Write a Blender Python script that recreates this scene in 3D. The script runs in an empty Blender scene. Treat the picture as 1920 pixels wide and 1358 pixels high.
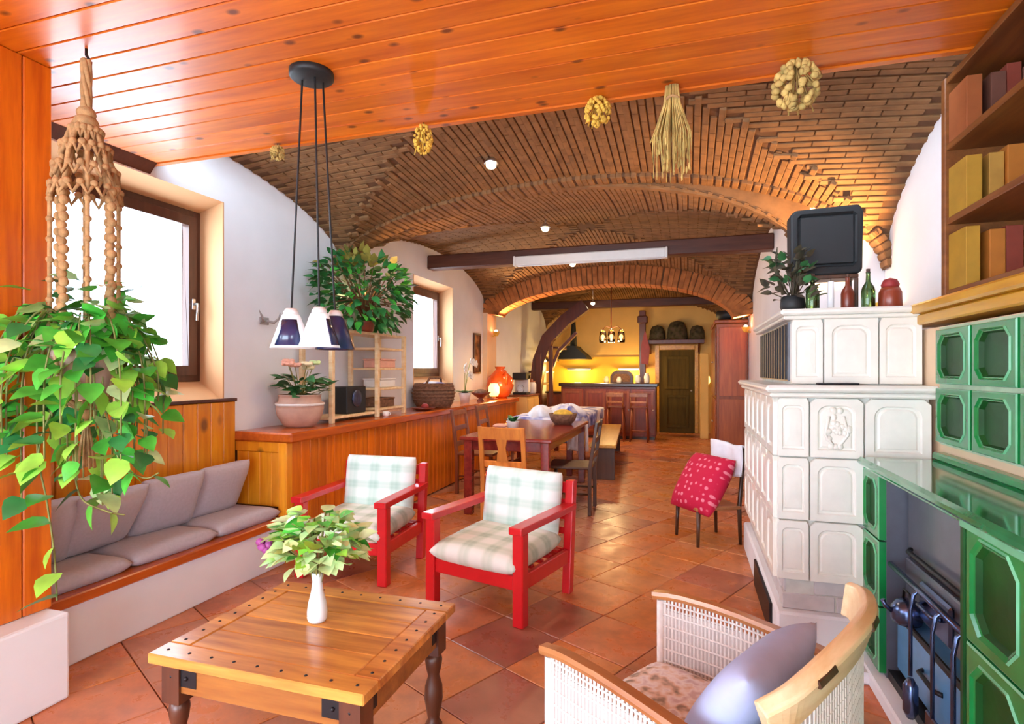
import bpy, math, random
from mathutils import Vector, Matrix, Euler
R = math.radians
PI = math.pi
random.seed(7)
SC = bpy.context.scene
COL = SC.collection

# ------------------------------------------------------------------ camera, sky, exposure
cam_d = bpy.data.cameras.new('camera')
cam_d.sensor_width = 36.0
cam_d.lens = 19.875
cam_d.shift_y = 16 / 1920
cam_d.clip_start = 0.05
cam = bpy.data.objects.new('camera', cam_d)
COL.objects.link(cam)
cam.location = (0, 0, 1.4)
cam.rotation_euler = (R(90), 0, R(17.3))
SC.camera = cam
SC.view_settings.view_transform = 'Standard'
SC.view_settings.look = 'None'
SC.view_settings.gamma = 1.0
SC.view_settings.use_curve_mapping = False
SC.view_settings.exposure = 0.17
wd = bpy.data.worlds.new('overcast_sky')
SC.world = wd
wd.use_nodes = True
wb = wd.node_tree.nodes['Background']
wb.inputs['Color'].default_value = (0.70, 0.85, 1.0, 1)
wb.inputs['Strength'].default_value = 13.0

# ------------------------------------------------------------------ materials
def newmat(name):
    m = bpy.data.materials.new(name)
    m.use_nodes = True
    nt = m.node_tree
    return m, nt, nt.nodes['Principled BSDF']

def L(nt, a, b):
    nt.links.new(a, b)

def ramp(nt, fac, stops):
    r = nt.nodes.new('ShaderNodeValToRGB')
    els = r.color_ramp.elements
    while len(els) < len(stops):
        els.new(0.5)
    for e, (p, c) in zip(els, stops):
        e.position = p
        e.color = (c[0], c[1], c[2], 1)
    L(nt, fac, r.inputs[0])
    return r.outputs[0]

def coords(nt, which='Object', scale=(1, 1, 1), rand=True):
    tc = nt.nodes.new('ShaderNodeTexCoord')
    mp = nt.nodes.new('ShaderNodeMapping')
    mp.inputs['Scale'].default_value = scale
    L(nt, tc.outputs[which], mp.inputs['Vector'])
    if rand:
        oi = nt.nodes.new('ShaderNodeObjectInfo')
        mu = nt.nodes.new('ShaderNodeMath'); mu.operation = 'MULTIPLY'
        mu.inputs[1].default_value = 37.0
        L(nt, oi.outputs['Random'], mu.inputs[0])
        L(nt, mu.outputs[0], mp.inputs['Location'])
    return mp.outputs[0]

def math_node(nt, op, a, b=None):
    n = nt.nodes.new('ShaderNodeMath'); n.operation = op
    for i, v in enumerate((a, b)):
        if v is None: continue
        if isinstance(v, (int, float)): n.inputs[i].default_value = v
        else: L(nt, v, n.inputs[i])
    return n.outputs[0]

def mixc(nt, fac, a, b):
    n = nt.nodes.new('ShaderNodeMix'); n.data_type = 'RGBA'
    if isinstance(fac, (int, float)): n.inputs[0].default_value = fac
    else: L(nt, fac, n.inputs[0])
    for idx, v in ((6, a), (7, b)):
        if isinstance(v, tuple): n.inputs[idx].default_value = (v[0], v[1], v[2], 1)
        else: L(nt, v, n.inputs[idx])
    return n.outputs[2]

def bump(nt, bs, height, strength=0.3, dist=0.01):
    b = nt.nodes.new('ShaderNodeBump')
    b.inputs['Strength'].default_value = strength
    b.inputs['Distance'].default_value = dist
    L(nt, height, b.inputs['Height'])
    L(nt, b.outputs[0], bs.inputs['Normal'])

def noise(nt, vec, scale, detail=3, rough=0.5):
    n = nt.nodes.new('ShaderNodeTexNoise')
    n.inputs['Scale'].default_value = scale
    n.inputs['Detail'].default_value = detail
    n.inputs['Roughness'].default_value = rough
    L(nt, vec, n.inputs['Vector'])
    return n.outputs['Fac']

def plain(name, c, rough=0.5, metal=0.0, var=0.12, scale=14.0, bmp=0.0, coat=0.0, trans=0.0, emit=None, estr=0.0, spec=0.5):
    m, nt, bs = newmat(name)
    v = coords(nt)
    f = noise(nt, v, scale)
    lo = tuple(x * (1 - var) for x in c); hi = tuple(min(1, x * (1 + var)) for x in c)
    L(nt, ramp(nt, f, [(0.3, lo), (0.7, hi)]), bs.inputs['Base Color'])
    bs.inputs['Roughness'].default_value = rough
    bs.inputs['Metallic'].default_value = metal
    bs.inputs['Coat Weight'].default_value = coat
    bs.inputs['Coat Roughness'].default_value = 0.08
    bs.inputs['Transmission Weight'].default_value = trans
    bs.inputs['Specular IOR Level'].default_value = spec
    if emit:
        bs.inputs['Emission Color'].default_value = (*emit, 1)
        bs.inputs['Emission Strength'].default_value = estr
    if bmp: bump(nt, bs, noise(nt, v, scale * 6, 4), bmp, 0.004)
    return m

def wood(name, dark, light, axis='Z', rough=0.35, coat=0.3, knot=0.0, fine=1.0, rnd=0.25):
    m, nt, bs = newmat(name)
    st = {'X': (0.9, 9, 9), 'Y': (9, 0.9, 9), 'Z': (9, 9, 0.9)}[axis]
    v = coords(nt, 'Object', st)
    f = noise(nt, v, 2.2 * fine, 4, 0.6)
    col = ramp(nt, f, [(0.3, dark), (0.5, tuple((a + b) / 2 for a, b in zip(dark, light))), (0.7, light)])
    oi = nt.nodes.new('ShaderNodeObjectInfo')
    hs = nt.nodes.new('ShaderNodeHueSaturation')
    L(nt, col, hs.inputs['Color'])
    L(nt, math_node(nt, 'ADD', math_node(nt, 'MULTIPLY', oi.outputs['Random'], rnd * 2), 1 - rnd), hs.inputs['Value'])
    col = hs.outputs[0]
    if knot > 0:
        ks = {'X': (1.2, 5, 5), 'Y': (5, 1.2, 5), 'Z': (5, 5, 1.2)}[axis]
        kv = coords(nt, 'Object', tuple(x * 0.5 for x in (2.5 if q == max(ks) else 1.5 for q in ks)))
        vo = nt.nodes.new('ShaderNodeTexVoronoi')
        vo.inputs['Scale'].default_value = 2.0 * knot
        L(nt, kv, vo.inputs['Vector'])
        k = ramp(nt, vo.outputs['Distance'], [(0.07, (1, 1, 1)), (0.16, (0, 0, 0))])
        col = mixc(nt, k, col, tuple(x * 0.32 for x in dark))
    L(nt, col, bs.inputs['Base Color'])
    bs.inputs['Roughness'].default_value = rough
    bs.inputs['Coat Weight'].default_value = coat
    bs.inputs['Coat Roughness'].default_value = 0.12
    bump(nt, bs, f, 0.12, 0.004)
    return m

def plaid(name, ax, base, band, cross, p=3.3):
    m, nt, bs = newmat(name)
    tc = nt.nodes.new('ShaderNodeTexCoord')
    sp = nt.nodes.new('ShaderNodeSeparateXYZ')
    L(nt, tc.outputs['Generated'], sp.inputs[0])
    def stripe(o):
        fr = math_node(nt, 'FRACT', math_node(nt, 'MULTIPLY', o, p))
        return ramp(nt, fr, [(0.22, (0, 0, 0)), (0.36, (0.9,) * 3), (0.50, (0.7,) * 3), (0.56, (1, 1, 1)), (0.66, (0.8,) * 3), (0.80, (0, 0, 0))])
    a = stripe(sp.outputs[ax[0]]); b = stripe(sp.outputs[ax[1]])
    s = math_node(nt, 'MULTIPLY', math_node(nt, 'ADD', a, b), 0.5)
    L(nt, ramp(nt, s, [(0.0, base), (0.5, band), (1.0, cross)]), bs.inputs['Base Color'])
    bs.inputs['Roughness'].default_value = 0.9
    bump(nt, bs, noise(nt, tc.outputs['Object'], 220, 2), 0.25, 0.002)
    return m

def dots(name, base, dot, scale):
    m, nt, bs = newmat(name)
    tc = nt.nodes.new('ShaderNodeTexCoord')
    vo = nt.nodes.new('ShaderNodeTexVoronoi')
    vo.inputs['Scale'].default_value = scale
    vo.inputs['Randomness'].default_value = 0.35
    mp = nt.nodes.new('ShaderNodeMapping'); mp.inputs['Scale'].default_value = (1, 1, 0)
    L(nt, tc.outputs['Object'], mp.inputs['Vector']); L(nt, mp.outputs[0], vo.inputs['Vector'])
    k = ramp(nt, vo.outputs['Distance'], [(0.22, (1, 1, 1)), (0.3, (0, 0, 0))])
    L(nt, mixc(nt, k, base, dot), bs.inputs['Base Color'])
    bs.inputs['Roughness'].default_value = 0.85
    return m

def patches(name, cols, scale, rough=0.85, bmp=0.0):
    m, nt, bs = newmat(name)
    v = coords(nt)
    f = noise(nt, v, scale, 2, 0.5)
    n = len(cols)
    L(nt, ramp(nt, f, [(0.32 + 0.36 * i / max(1, n - 1), c) for i, c in enumerate(cols)]), bs.inputs['Base Color'])
    bs.inputs['Roughness'].default_value = rough
    if bmp: bump(nt, bs, noise(nt, v, scale * 5, 3), bmp, 0.006)
    return m

def tile_mat(name):
    m, nt, bs = newmat(name)
    oi = nt.nodes.new('ShaderNodeObjectInfo')
    base = ramp(nt, oi.outputs['Random'], [(0.0, (0.52, 0.13, 0.03)), (0.3, (0.68, 0.22, 0.05)), (0.55, (0.62, 0.17, 0.06)), (0.78, (0.74, 0.28, 0.06)), (0.9, (0.44, 0.14, 0.08)), (1.0, (0.28, 0.085, 0.06))])
    v = coords(nt)
    f = noise(nt, v, 7, 5, 0.65)
    col = mixc(nt, ramp(nt, f, [(0.40, (0, 0, 0)), (0.80, (0.8,) * 3)]), base, (0.20, 0.065, 0.035))
    f2 = noise(nt, v, 2.5, 2)
    col = mixc(nt, ramp(nt, f2, [(0.4, (0, 0, 0)), (0.85, (0.6,) * 3)]), col, (0.70, 0.34, 0.20))
    L(nt, col, bs.inputs['Base Color'])
    L(nt, ramp(nt, f, [(0.3, (0.22,) * 3), (0.7, (0.42,) * 3)]), bs.inputs['Roughness'])
    bump(nt, bs, f, 0.15, 0.004)
    return m

def glass_mat(name, c=(1, 1, 1), rough=0.02):
    m, nt, bs = newmat(name)
    bs.inputs['Base Color'].default_value = (*c, 1)
    bs.inputs['Roughness'].default_value = rough
    bs.inputs['Transmission Weight'].default_value = 1.0
    bs.inputs['IOR'].default_value = 1.45
    return m

def pane_mat(name):
    m, nt, bs = newmat(name)
    tr = nt.nodes.new('ShaderNodeBsdfTransparent')
    gl = nt.nodes.new('ShaderNodeBsdfGlossy'); gl.inputs['Roughness'].default_value = 0.02
    mx = nt.nodes.new('ShaderNodeMixShader')
    mx.inputs[0].default_value = 0.05; L(nt, tr.outputs[0], mx.inputs[1]); L(nt, gl.outputs[0], mx.inputs[2])
    L(nt, mx.outputs[0], nt.nodes['Material Output'].inputs['Surface'])
    return m

M = {}
M['plaster'] = plain('white_lime_plaster', (0.84, 0.85, 0.89), 0.9, var=0.03, scale=3, bmp=0.12)
M['plaster_warm'] = plain('warm_plaster', (0.78, 0.56, 0.36), 0.85, var=0.06, scale=3, bmp=0.12)
M['plaster_ochre'] = plain('ochre_plaster', (0.80, 0.50, 0.16), 0.85, var=0.06, scale=3, bmp=0.1)
M['kitchen_yellow'] = plain('yellow_kitchen_plaster', (0.85, 0.48, 0.04), 0.6, var=0.06, scale=3)
M['reveal'] = plain('beige_reveal_plaster', (0.70, 0.40, 0.20), 0.85, var=0.04, scale=3)
M['ceil'] = wood('varnished_pine_ceiling', (0.60, 0.11, 0.003), (0.86, 0.22, 0.008), 'X', 0.42, 0.10, knot=3.2, rnd=0.10)
M['pine'] = wood('orange_pine', (0.60, 0.11, 0.003), (0.88, 0.23, 0.006), 'Z', 0.36, 0.3, knot=1.2, rnd=0.15)
M['pine_light'] = wood('golden_pine', (0.72, 0.22, 0.008), (0.95, 0.40, 0.02), 'Z', 0.32, 0.3, knot=1.6, rnd=0.13)
M['pine_red'] = wood('reddish_pine_ledge', (0.42, 0.07, 0.008), (0.62, 0.13, 0.012), 'Y', 0.25, 0.4, rnd=0.05)
M['pine_pier'] = wood('dark_orange_pine', (0.50, 0.075, 0.003), (0.80, 0.19, 0.006), 'Z', 0.3, 0.3, knot=1.0, rnd=0.12)
M['joint'] = plain('dark_board_joint', (0.10, 0.022, 0.004), 0.7)
M['brownframe'] = wood('dark_brown_window_wood', (0.06, 0.018, 0.010), (0.11, 0.034, 0.018), 'Z', 0.35, 0.2)
M['beam'] = wood('dark_oak_beam', (0.055, 0.016, 0.009), (0.11, 0.032, 0.016), 'X', 0.5, 0.05)
M['pane'] = pane_mat('clear_window_glass')
M['tile'] = tile_mat('terracotta_floor_tile')
M['grout'] = plain('floor_grout', (0.42, 0.17, 0.09), 0.8)
M['mortar'] = plain('vault_mortar', (0.13, 0.06, 0.026), 0.95, bmp=0.2)
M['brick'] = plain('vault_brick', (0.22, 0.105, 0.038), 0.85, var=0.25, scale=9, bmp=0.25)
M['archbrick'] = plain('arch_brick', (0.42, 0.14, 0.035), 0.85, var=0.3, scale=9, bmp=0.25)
M['steel'] = plain('brushed_steel', (0.6, 0.6, 0.62), 0.3, metal=1.0)
M['red'] = plain('red_gloss_paint', (0.62, 0.006, 0.012), 0.32, var=0.05, coat=0.3)
M['plaid_seat'] = plaid('green_plaid_seat', (0, 1), (0.82, 0.80, 0.72), (0.64, 0.68, 0.56), (0.42, 0.50, 0.38), 3.6)
M['plaid_back'] = plaid('green_plaid_back', (0, 2), (0.84, 0.88, 0.84), (0.64, 0.78, 0.70), (0.44, 0.64, 0.54), 3.2)
M['grey_fabric'] = plain('grey_linen', (0.50, 0.45, 0.50), 0.95, var=0.05, scale=60, bmp=0.2)
M['table_wood'] = wood('worn_mango_wood', (0.36, 0.10, 0.015), (0.86, 0.40, 0.08), 'X', 0.28, 0.25, fine=0.8, rnd=0.12)
M['table_dark'] = wood('dark_stained_wood', (0.06, 0.016, 0.008), (0.12, 0.035, 0.014), 'Z', 0.4, 0.2)
M['apron_wood'] = wood('brown_apron_wood', (0.24, 0.07, 0.012), (0.46, 0.17, 0.03), 'X', 0.35, 0.2)
M['iron'] = plain('black_iron', (0.025, 0.022, 0.025), 0.45, metal=0.6)
M['steel_blue'] = plain('blued_steel', (0.10, 0.13, 0.24), 0.25, metal=0.9)
M['oven'] = plain('dark_enamel', (0.09, 0.095, 0.12), 0.35, var=0.1, coat=0.3)
M['ovenblue'] = plain('blue_grey_enamel', (0.10, 0.30, 0.58), 0.35, var=0.1, coat=0.3)
M['porcelain'] = plain('white_porcelain', (0.85, 0.86, 0.88), 0.15, var=0.02, coat=0.5)
M['cream'] = plain('cream_glazed_tile', (0.86, 0.85, 0.77), 0.35, var=0.03, coat=0.25)
M['cream_joint'] = plain('grey_tile_joint', (0.66, 0.65, 0.60), 0.9)
M['whitebrick'] = plain('whitewashed_brick', (0.62, 0.58, 0.58), 0.85, var=0.08, bmp=0.2)
M['green'] = plain('green_glazed_tile', (0.008, 0.22, 0.05), 0.22, var=0.2, scale=6, coat=0.25)
M['green_dark'] = plain('dark_green_glaze', (0.006, 0.06, 0.010), 0.45, var=0.3, scale=6, coat=0.0, spec=0.3)
M['green_line'] = plain('pale_green_glaze_edge', (0.16, 0.48, 0.26), 0.25, var=0.1, coat=0.2)
M['green_top'] = plain('green_glazed_slab', (0.02, 0.23, 0.085), 0.10, var=0.3, scale=5, coat=0.7)
M['grout_light'] = plain('pale_green_grout', (0.50, 0.62, 0.42), 0.8)
M['mantel'] = wood('honey_oak_mantel', (0.60, 0.27, 0.008), (0.85, 0.45, 0.02), 'Y', 0.4, 0.2)
M['shelfwood'] = wood('brown_shelf_wood', (0.14, 0.04, 0.008), (0.26, 0.09, 0.018), 'Y', 0.45, 0.1)
M['black'] = plain('black_plastic', (0.010, 0.012, 0.014), 0.55, var=0.1)
M['navy'] = plain('navy_glass', (0.02, 0.03, 0.10), 0.2, coat=0.4)
M['shade'] = plain('white_shade', (0.88, 0.90, 0.93), 0.4, var=0.02, emit=(0.9, 0.95, 1.0), estr=0.25)
M['cord'] = plain('black_cable', (0.02, 0.02, 0.022), 0.6)
M['jute'] = plain('jute_rope', (0.45, 0.26, 0.11), 0.95, var=0.25, scale=40, bmp=0.4)
M['terracotta'] = plain('pale_terracotta', (0.56, 0.36, 0.28), 0.85, var=0.1, bmp=0.15)
M['pot_white'] = plain('white_pot', (0.80, 0.78, 0.76), 0.5, var=0.05)
M['leaf_a'] = plain('leaf_fresh_green', (0.08, 0.46, 0.05), 0.38, var=0.35, scale=9)
M['leaf_b'] = plain('leaf_lime_green', (0.34, 0.68, 0.08), 0.4, var=0.3, scale=9)
M['leaf_c'] = plain('leaf_pale_variegated', (0.60, 0.82, 0.36), 0.4, var=0.35, scale=9)
M['leaf_d'] = plain('leaf_deep_green', (0.03, 0.20, 0.05), 0.4, var=0.3, scale=9)
M['leaf_e'] = plain('leaf_dark_green', (0.03, 0.15, 0.045), 0.45, var=0.4, scale=9)  # darkest of the leaf greens
M['leaf_y'] = plain('leaf_olive_yellow', (0.30, 0.26, 0.05), 0.5, var=0.4, scale=9)
M['stem'] = plain('green_brown_stem', (0.22, 0.22, 0.06), 0.7)
M['bark'] = plain('brown_bark', (0.16, 0.08, 0.035), 0.9, bmp=0.4)
M['purple'] = plain('purple_petal', (0.30, 0.05, 0.22), 0.6)
M['peach'] = plain('peach_petal', (0.80, 0.42, 0.32), 0.6)
M['cream_petal'] = plain('cream_petal', (0.85, 0.74, 0.48), 0.6)
M['white_petal'] = plain('white_petal', (0.85, 0.80, 0.78), 0.6)
M['straw'] = plain('dry_straw', (0.58, 0.42, 0.13), 0.9, var=0.3, scale=20)
M['corn'] = plain('yellow_dried_flower', (0.72, 0.45, 0.06), 0.8, var=0.3, scale=20)
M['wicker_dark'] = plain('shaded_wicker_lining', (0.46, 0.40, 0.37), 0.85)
M['wicker'] = plain('white_wicker', (0.74, 0.69, 0.65), 0.75, var=0.1, scale=50)
M['rim'] = wood('chestnut_rim', (0.30, 0.10, 0.035), (0.52, 0.22, 0.07), 'Y', 0.3, 0.3)
M['pale_wood'] = wood('pale_beech', (0.72, 0.46, 0.20), (0.92, 0.74, 0.48), 'X', 0.4, 0.15, rnd=0.05)
M['floral'] = patches('floral_fabric', [(0.30, 0.24, 0.18), (0.70, 0.52, 0.40), (0.82, 0.78, 0.76), (0.62, 0.50, 0.50)], 22)
M['blue_pillow'] = plain('pale_blue_fabric', (0.40, 0.45, 0.66), 0.95, var=0.08, scale=8, bmp=0.15)
M['polka'] = dots('red_polka_fabric', (0.55, 0.004, 0.05), (0.80, 0.22, 0.30), 18)
M['whitecloth'] = plain('white_cotton', (0.80, 0.81, 0.88), 0.95, var=0.05, bmp=0.2)
M['bluecloth'] = patches('blue_white_cloth', [(0.03, 0.04, 0.24), (0.22, 0.24, 0.55), (0.75, 0.74, 0.85), (0.85, 0.84, 0.9)], 5)
M['chair_orange'] = wood('orange_beech', (0.50, 0.13, 0.02), (0.74, 0.26, 0.04), 'Z', 0.35, 0.25)
M['chair_dark'] = wood('dark_walnut', (0.045, 0.018, 0.010), (0.10, 0.04, 0.018), 'Z', 0.4, 0.15)
M['chair_brown'] = wood('reddish_brown_wood', (0.20, 0.045, 0.015), (0.34, 0.09, 0.03), 'Z', 0.4, 0.2)
M['table_red'] = wood('mahogany', (0.16, 0.012, 0.010), (0.28, 0.03, 0.018), 'Y', 0.22, 0.4)
M['bench_yellow'] = wood('yellow_pine_bench', (0.62, 0.30, 0.03), (0.85, 0.48, 0.07), 'Y', 0.3, 0.3)
M['bar_wood'] = wood('dark_red_cabinet_wood', (0.17, 0.025, 0.010), (0.28, 0.05, 0.018), 'Z', 0.35, 0.2)
M['bar_top'] = wood('black_brown_worktop', (0.035, 0.015, 0.010), (0.07, 0.03, 0.018), 'X', 0.25, 0.3)
M['olive_door'] = wood('olive_green_door', (0.075, 0.045, 0.006), (0.12, 0.075, 0.010), 'Z', 0.85, 0.0)
M['cab_red'] = wood('red_brown_cupboard', (0.24, 0.05, 0.012), (0.40, 0.10, 0.02), 'Z', 0.35, 0.2)
M['stair'] = wood('dark_red_stair_wood', (0.07, 0.012, 0.006), (0.13, 0.024, 0.010), 'Z', 0.4, 0.15)
M['glass'] = glass_mat('clear_glass')
M['glass_green'] = glass_mat('green_bottle_glass', (0.10, 0.22, 0.08), 0.05)
M['darkplant'] = patches('dried_foliage', [(0.02, 0.02, 0.012), (0.07, 0.06, 0.03), (0.10, 0.07, 0.05)], 12)
M['bulb'] = plain('lit_bulb', (1, 0.9, 0.75), 0.4, emit=(1.0, 0.78, 0.5), estr=14.0)
M['bulb_soft'] = plain('soft_lamp_glow', (1, 0.8, 0.4), 0.4, emit=(1.0, 0.62, 0.18), estr=2.2)
M['screen_white'] = plain('white_metal_case', (0.80, 0.79, 0.76), 0.45, var=0.02)
M['orange_glaze'] = plain('orange_glass', (0.75, 0.10, 0.015), 0.2, coat=0.4)
M['basket'] = plain('brown_basket', (0.19, 0.09, 0.05), 0.85, var=0.4, scale=30, bmp=0.4)
M['picture_brown'] = patches('brown_picture', [(0.05, 0.02, 0.01), (0.20, 0.07, 0.02), (0.42, 0.20, 0.08)], 6)
M['rubber_red'] = plain('dark_red_wax', (0.35, 0.03, 0.03), 0.5)
M['antler'] = plain('grey_antler', (0.38, 0.36, 0.36), 0.7)
BOOKC = [(0.44, 0.24, 0.02), (0.44, 0.15, 0.015), (0.24, 0.04, 0.02), (0.45, 0.24, 0.04), (0.33, 0.09, 0.02), (0.14, 0.05, 0.03)]
for i, c in enumerate(BOOKC):
    M['book%d' % i] = plain('book_cloth_%d' % i, c, 0.7, var=0.1)
M['paper'] = plain('book_paper', (0.62, 0.52, 0.36), 0.9)

# ------------------------------------------------------------------ mesh helper
class MB:
    def __init__(self):
        self.v = []; self.f = []; self.s = []
    def add(self, vs, fs, smooth=False, mx=None):
        o = len(self.v)
        self.v += [tuple(mx @ Vector(p)) if mx is not None else tuple(p) for p in vs]
        self.f += [tuple(i + o for i in f) for f in fs]
        self.s += [smooth] * len(fs)
        return self
    def box(self, x0, x1, y0, y1, z0, z1, mx=None):
        vs = [(x0, y0, z0), (x1, y0, z0), (x1, y1, z0), (x0, y1, z0), (x0, y0, z1), (x1, y0, z1), (x1, y1, z1), (x0, y1, z1)]
        return self.add(vs, BOXF, False, mx)
    def cbox(self, c, s, mx=None):
        return self.box(c[0] - s[0] / 2, c[0] + s[0] / 2, c[1] - s[1] / 2, c[1] + s[1] / 2, c[2] - s[2] / 2, c[2] + s[2] / 2, mx)
    def chamfer(self, x0, x1, y0, y1, z0, z1, b, mx=None):
        """box with all edges chamfered (24 verts)"""
        vs = []; key = {}
        X = (x0, x1); Y = (y0, y1); Z = (z0, z1)
        for i in (0, 1):
            for j in (0, 1):
                for k in (0, 1):
                    si = 1 if i == 0 else -1; sj = 1 if j == 0 else -1; sk = 1 if k == 0 else -1
                    for ax in range(3):
                        p = [X[i], Y[j], Z[k]]
                        for a, s in ((0, si), (1, sj), (2, sk)):
                            if a != ax: p[a] += s * b
                        key[(i, j, k, ax)] = len(vs); vs.append(tuple(p))
        fs = []
        K = lambda i, j, k, a: key[(i, j, k, a)]
        for s in (0, 1):
            fs.append([K(s, 0, 0, 0), K(s, 1, 0, 0), K(s, 1, 1, 0), K(s, 0, 1, 0)][::(1 if s else -1)])
            fs.append([K(0, s, 0, 1), K(1, s, 0, 1), K(1, s, 1, 1), K(0, s, 1, 1)][::(-1 if s else 1)])
            fs.append([K(0, 0, s, 2), K(1, 0, s, 2), K(1, 1, s, 2), K(0, 1, s, 2)][::(1 if s else -1)])
        for i in (0, 1):
            for j in (0, 1):
                fs.append([K(i, j, 0, 0), K(i, j, 1, 0), K(i, j, 1, 1), K(i, j, 0, 1)])
                fs.append([K(i, 0, j, 0), K(i, 1, j, 0), K(i, 1, j, 2), K(i, 0, j, 2)])
                fs.append([K(0, i, j, 1), K(1, i, j, 1), K(1, i, j, 2), K(0, i, j, 2)])
                for k in (0, 1):
                    fs.append([K(i, j, k, 0), K(i, j, k, 1), K(i, j, k, 2)])
        return self.add(vs, fs, False, mx)
    def tube(self, path, r, n=8, cap=True, smooth=True, mx=None):
        P = [Vector(p) for p in path]
        rs = r if isinstance(r, (list, tuple)) else [r] * len(P)
        vs = []; fs = []
        t0 = (P[1] - P[0]).normalized()
        ref = Vector((0, 0, 1)) if abs(t0.z) < 0.9 else Vector((1, 0, 0))
        u = t0.cross(ref).normalized()
        for i, p in enumerate(P):
            if i == 0: t = t0
            elif i == len(P) - 1: t = (P[i] - P[i - 1]).normalized()
            else: t = (P[i + 1] - P[i - 1]).normalized()
            u = (u - t * u.dot(t))
            if u.length < 1e-6: u = t.orthogonal()
            u.normalize()
            w = t.cross(u)
            for k in range(n):
                a = 2 * PI * k / n
                vs.append(p + (u * math.cos(a) + w * math.sin(a)) * rs[i])
        for i in range(len(P) - 1):
            for k in range(n):
                a = i * n + k; b = i * n + (k + 1) % n
                fs.append((a, b, b + n, a + n))
        self.add(vs, fs, smooth, mx)
        if cap:
            self.add(vs[:n], [tuple(range(n))[::-1]], False, mx)
            self.add(vs[-n:], [tuple(range(n))], False, mx)
        return self
    def sweep(self, path, prof, mx=None, up=(0, 0, 1), closed_prof=True):
        """sweep a 2D profile (side, up) along a path"""
        P = [Vector(p) for p in path]; U = Vector(up); n = len(prof); vs = []; fs = []
        for i, p in enumerate(P):
            t = (P[min(i + 1, len(P) - 1)] - P[max(i - 1, 0)]).normalized()
            sd = t.cross(U).normalized(); up2 = sd.cross(t)
            for a, b in prof: vs.append(p + sd * a + up2 * b)
        for i in range(len(P) - 1):
            for k in range(n):
                a = i * n + k; b = i * n + (k + 1) % n
                fs.append((a, b, b + n, a + n))
        fs.append(tuple(range(n))[::-1]); fs.append(tuple(range(len(vs) - n, len(vs))))
        return self.add(vs, fs, False, mx)
    def lathe(self, prof, c=(0, 0, 0), n=16, smooth=True, mx=None):
        vs = []; fs = []
        for r, z in prof:
            for k in range(n):
                a = 2 * PI * k / n
                vs.append((c[0] + r * math.cos(a), c[1] + r * math.sin(a), c[2] + z))
        for i in range(len(prof) - 1):
            for k in range(n):
                a = i * n + k; b = i * n + (k + 1) % n
                fs.append((a, b, b + n, a + n))
        if prof[0][0] > 1e-4: fs.append(tuple(range(n))[::-1])
        if prof[-1][0] > 1e-4: fs.append(tuple(range(len(vs) - n, len(vs))))
        return self.add(vs, fs, smooth, mx)
    def sphere(self, c, r, nu=12, nv=8, mx=None):
        rr = r if isinstance(r, (tuple, list)) else (r, r, r)
        vs = [(c[0], c[1], c[2] - rr[2])]; fs = []
        for j in range(1, nv):
            ph = -PI / 2 + PI * j / nv
            for i in range(nu):
                a = 2 * PI * i / nu
                vs.append((c[0] + rr[0] * math.cos(ph) * math.cos(a), c[1] + rr[1] * math.cos(ph) * math.sin(a), c[2] + rr[2] * math.sin(ph)))
        vs.append((c[0], c[1], c[2] + rr[2]))
        for i in range(nu):
            fs.append((0, 1 + (i + 1) % nu, 1 + i))
            for j in range(nv - 2):
                a = 1 + j * nu + i; b = 1 + j * nu + (i + 1) % nu
                fs.append((a, b, b + nu, a + nu))
            t = 1 + (nv - 2) * nu
            fs.append((t + i, t + (i + 1) % nu, len(vs) - 1))
        return self.add(vs, fs, True, mx)
    def pillow(self, w, d, h, mx=None, n=12, pw=4.0, e=0.0, seed=0):
        """soft cushion centred on the origin, w x d, thickness h in z"""
        rg = random.Random(seed)
        ph = rg.random() * 6
        vs = []; fs = []
        for sgn in (1, -1):
            for j in range(n + 1):
                for i in range(n + 1):
                    a = -1 + 2 * i / n; b = -1 + 2 * j / n
                    a = math.sin(a * PI / 2); b = math.sin(b * PI / 2)
                    t = max(0.0, (1 - abs(a) ** pw) * (1 - abs(b) ** pw)) ** 0.5
                    pin = 1 - e * (1 - abs(a) ** 2) * (abs(b) ** 6)
                    pin2 = 1 - e * (1 - abs(b) ** 2) * (abs(a) ** 6)
                    wob = 1 + 0.06 * math.sin(3 * a + ph) * math.cos(2.5 * b + ph)
                    vs.append((a * w / 2 * pin2, b * d / 2 * pin, sgn * h / 2 * t * wob))
        m_ = n + 1
        for sgn, o in ((1, 0), (-1, m_ * m_)):
            for j in range(n):
                for i in range(n):
                    q = (o + j * m_ + i, o + j * m_ + i + 1, o + (j + 1) * m_ + i + 1, o + (j + 1) * m_ + i)
                    fs.append(q if sgn == 1 else q[::-1])
        return self.add(vs, fs, True, mx)
    def grid(self, fn, nu, nv, smooth=True, thick=0.0, mx=None):
        vs = [fn(i / nu, j / nv) for j in range(nv + 1) for i in range(nu + 1)]
        m_ = nu + 1
        fs = [(j * m_ + i, j * m_ + i + 1, (j + 1) * m_ + i + 1, (j + 1) * m_ + i) for j in range(nv) for i in range(nu)]
        return self.add(vs, fs, smooth, mx)
    def prism(self, poly, axis, a, b, mx=None):
        """extrude a 2D polygon along an axis ('X','Y','Z') from a to b"""
        n = len(poly)
        def P(p, t):
            return {'X': (t, p[0], p[1]), 'Y': (p[0], t, p[1]), 'Z': (p[0], p[1], t)}[axis]
        vs = [P(p, a) for p in poly] + [P(p, b) for p in poly]
        fs = [tuple(range(n))[::-1], tuple(range(n, 2 * n))] + [(i, (i + 1) % n, n + (i + 1) % n, n + i) for i in range(n)]
        return self.add(vs, fs, False, mx)
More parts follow.
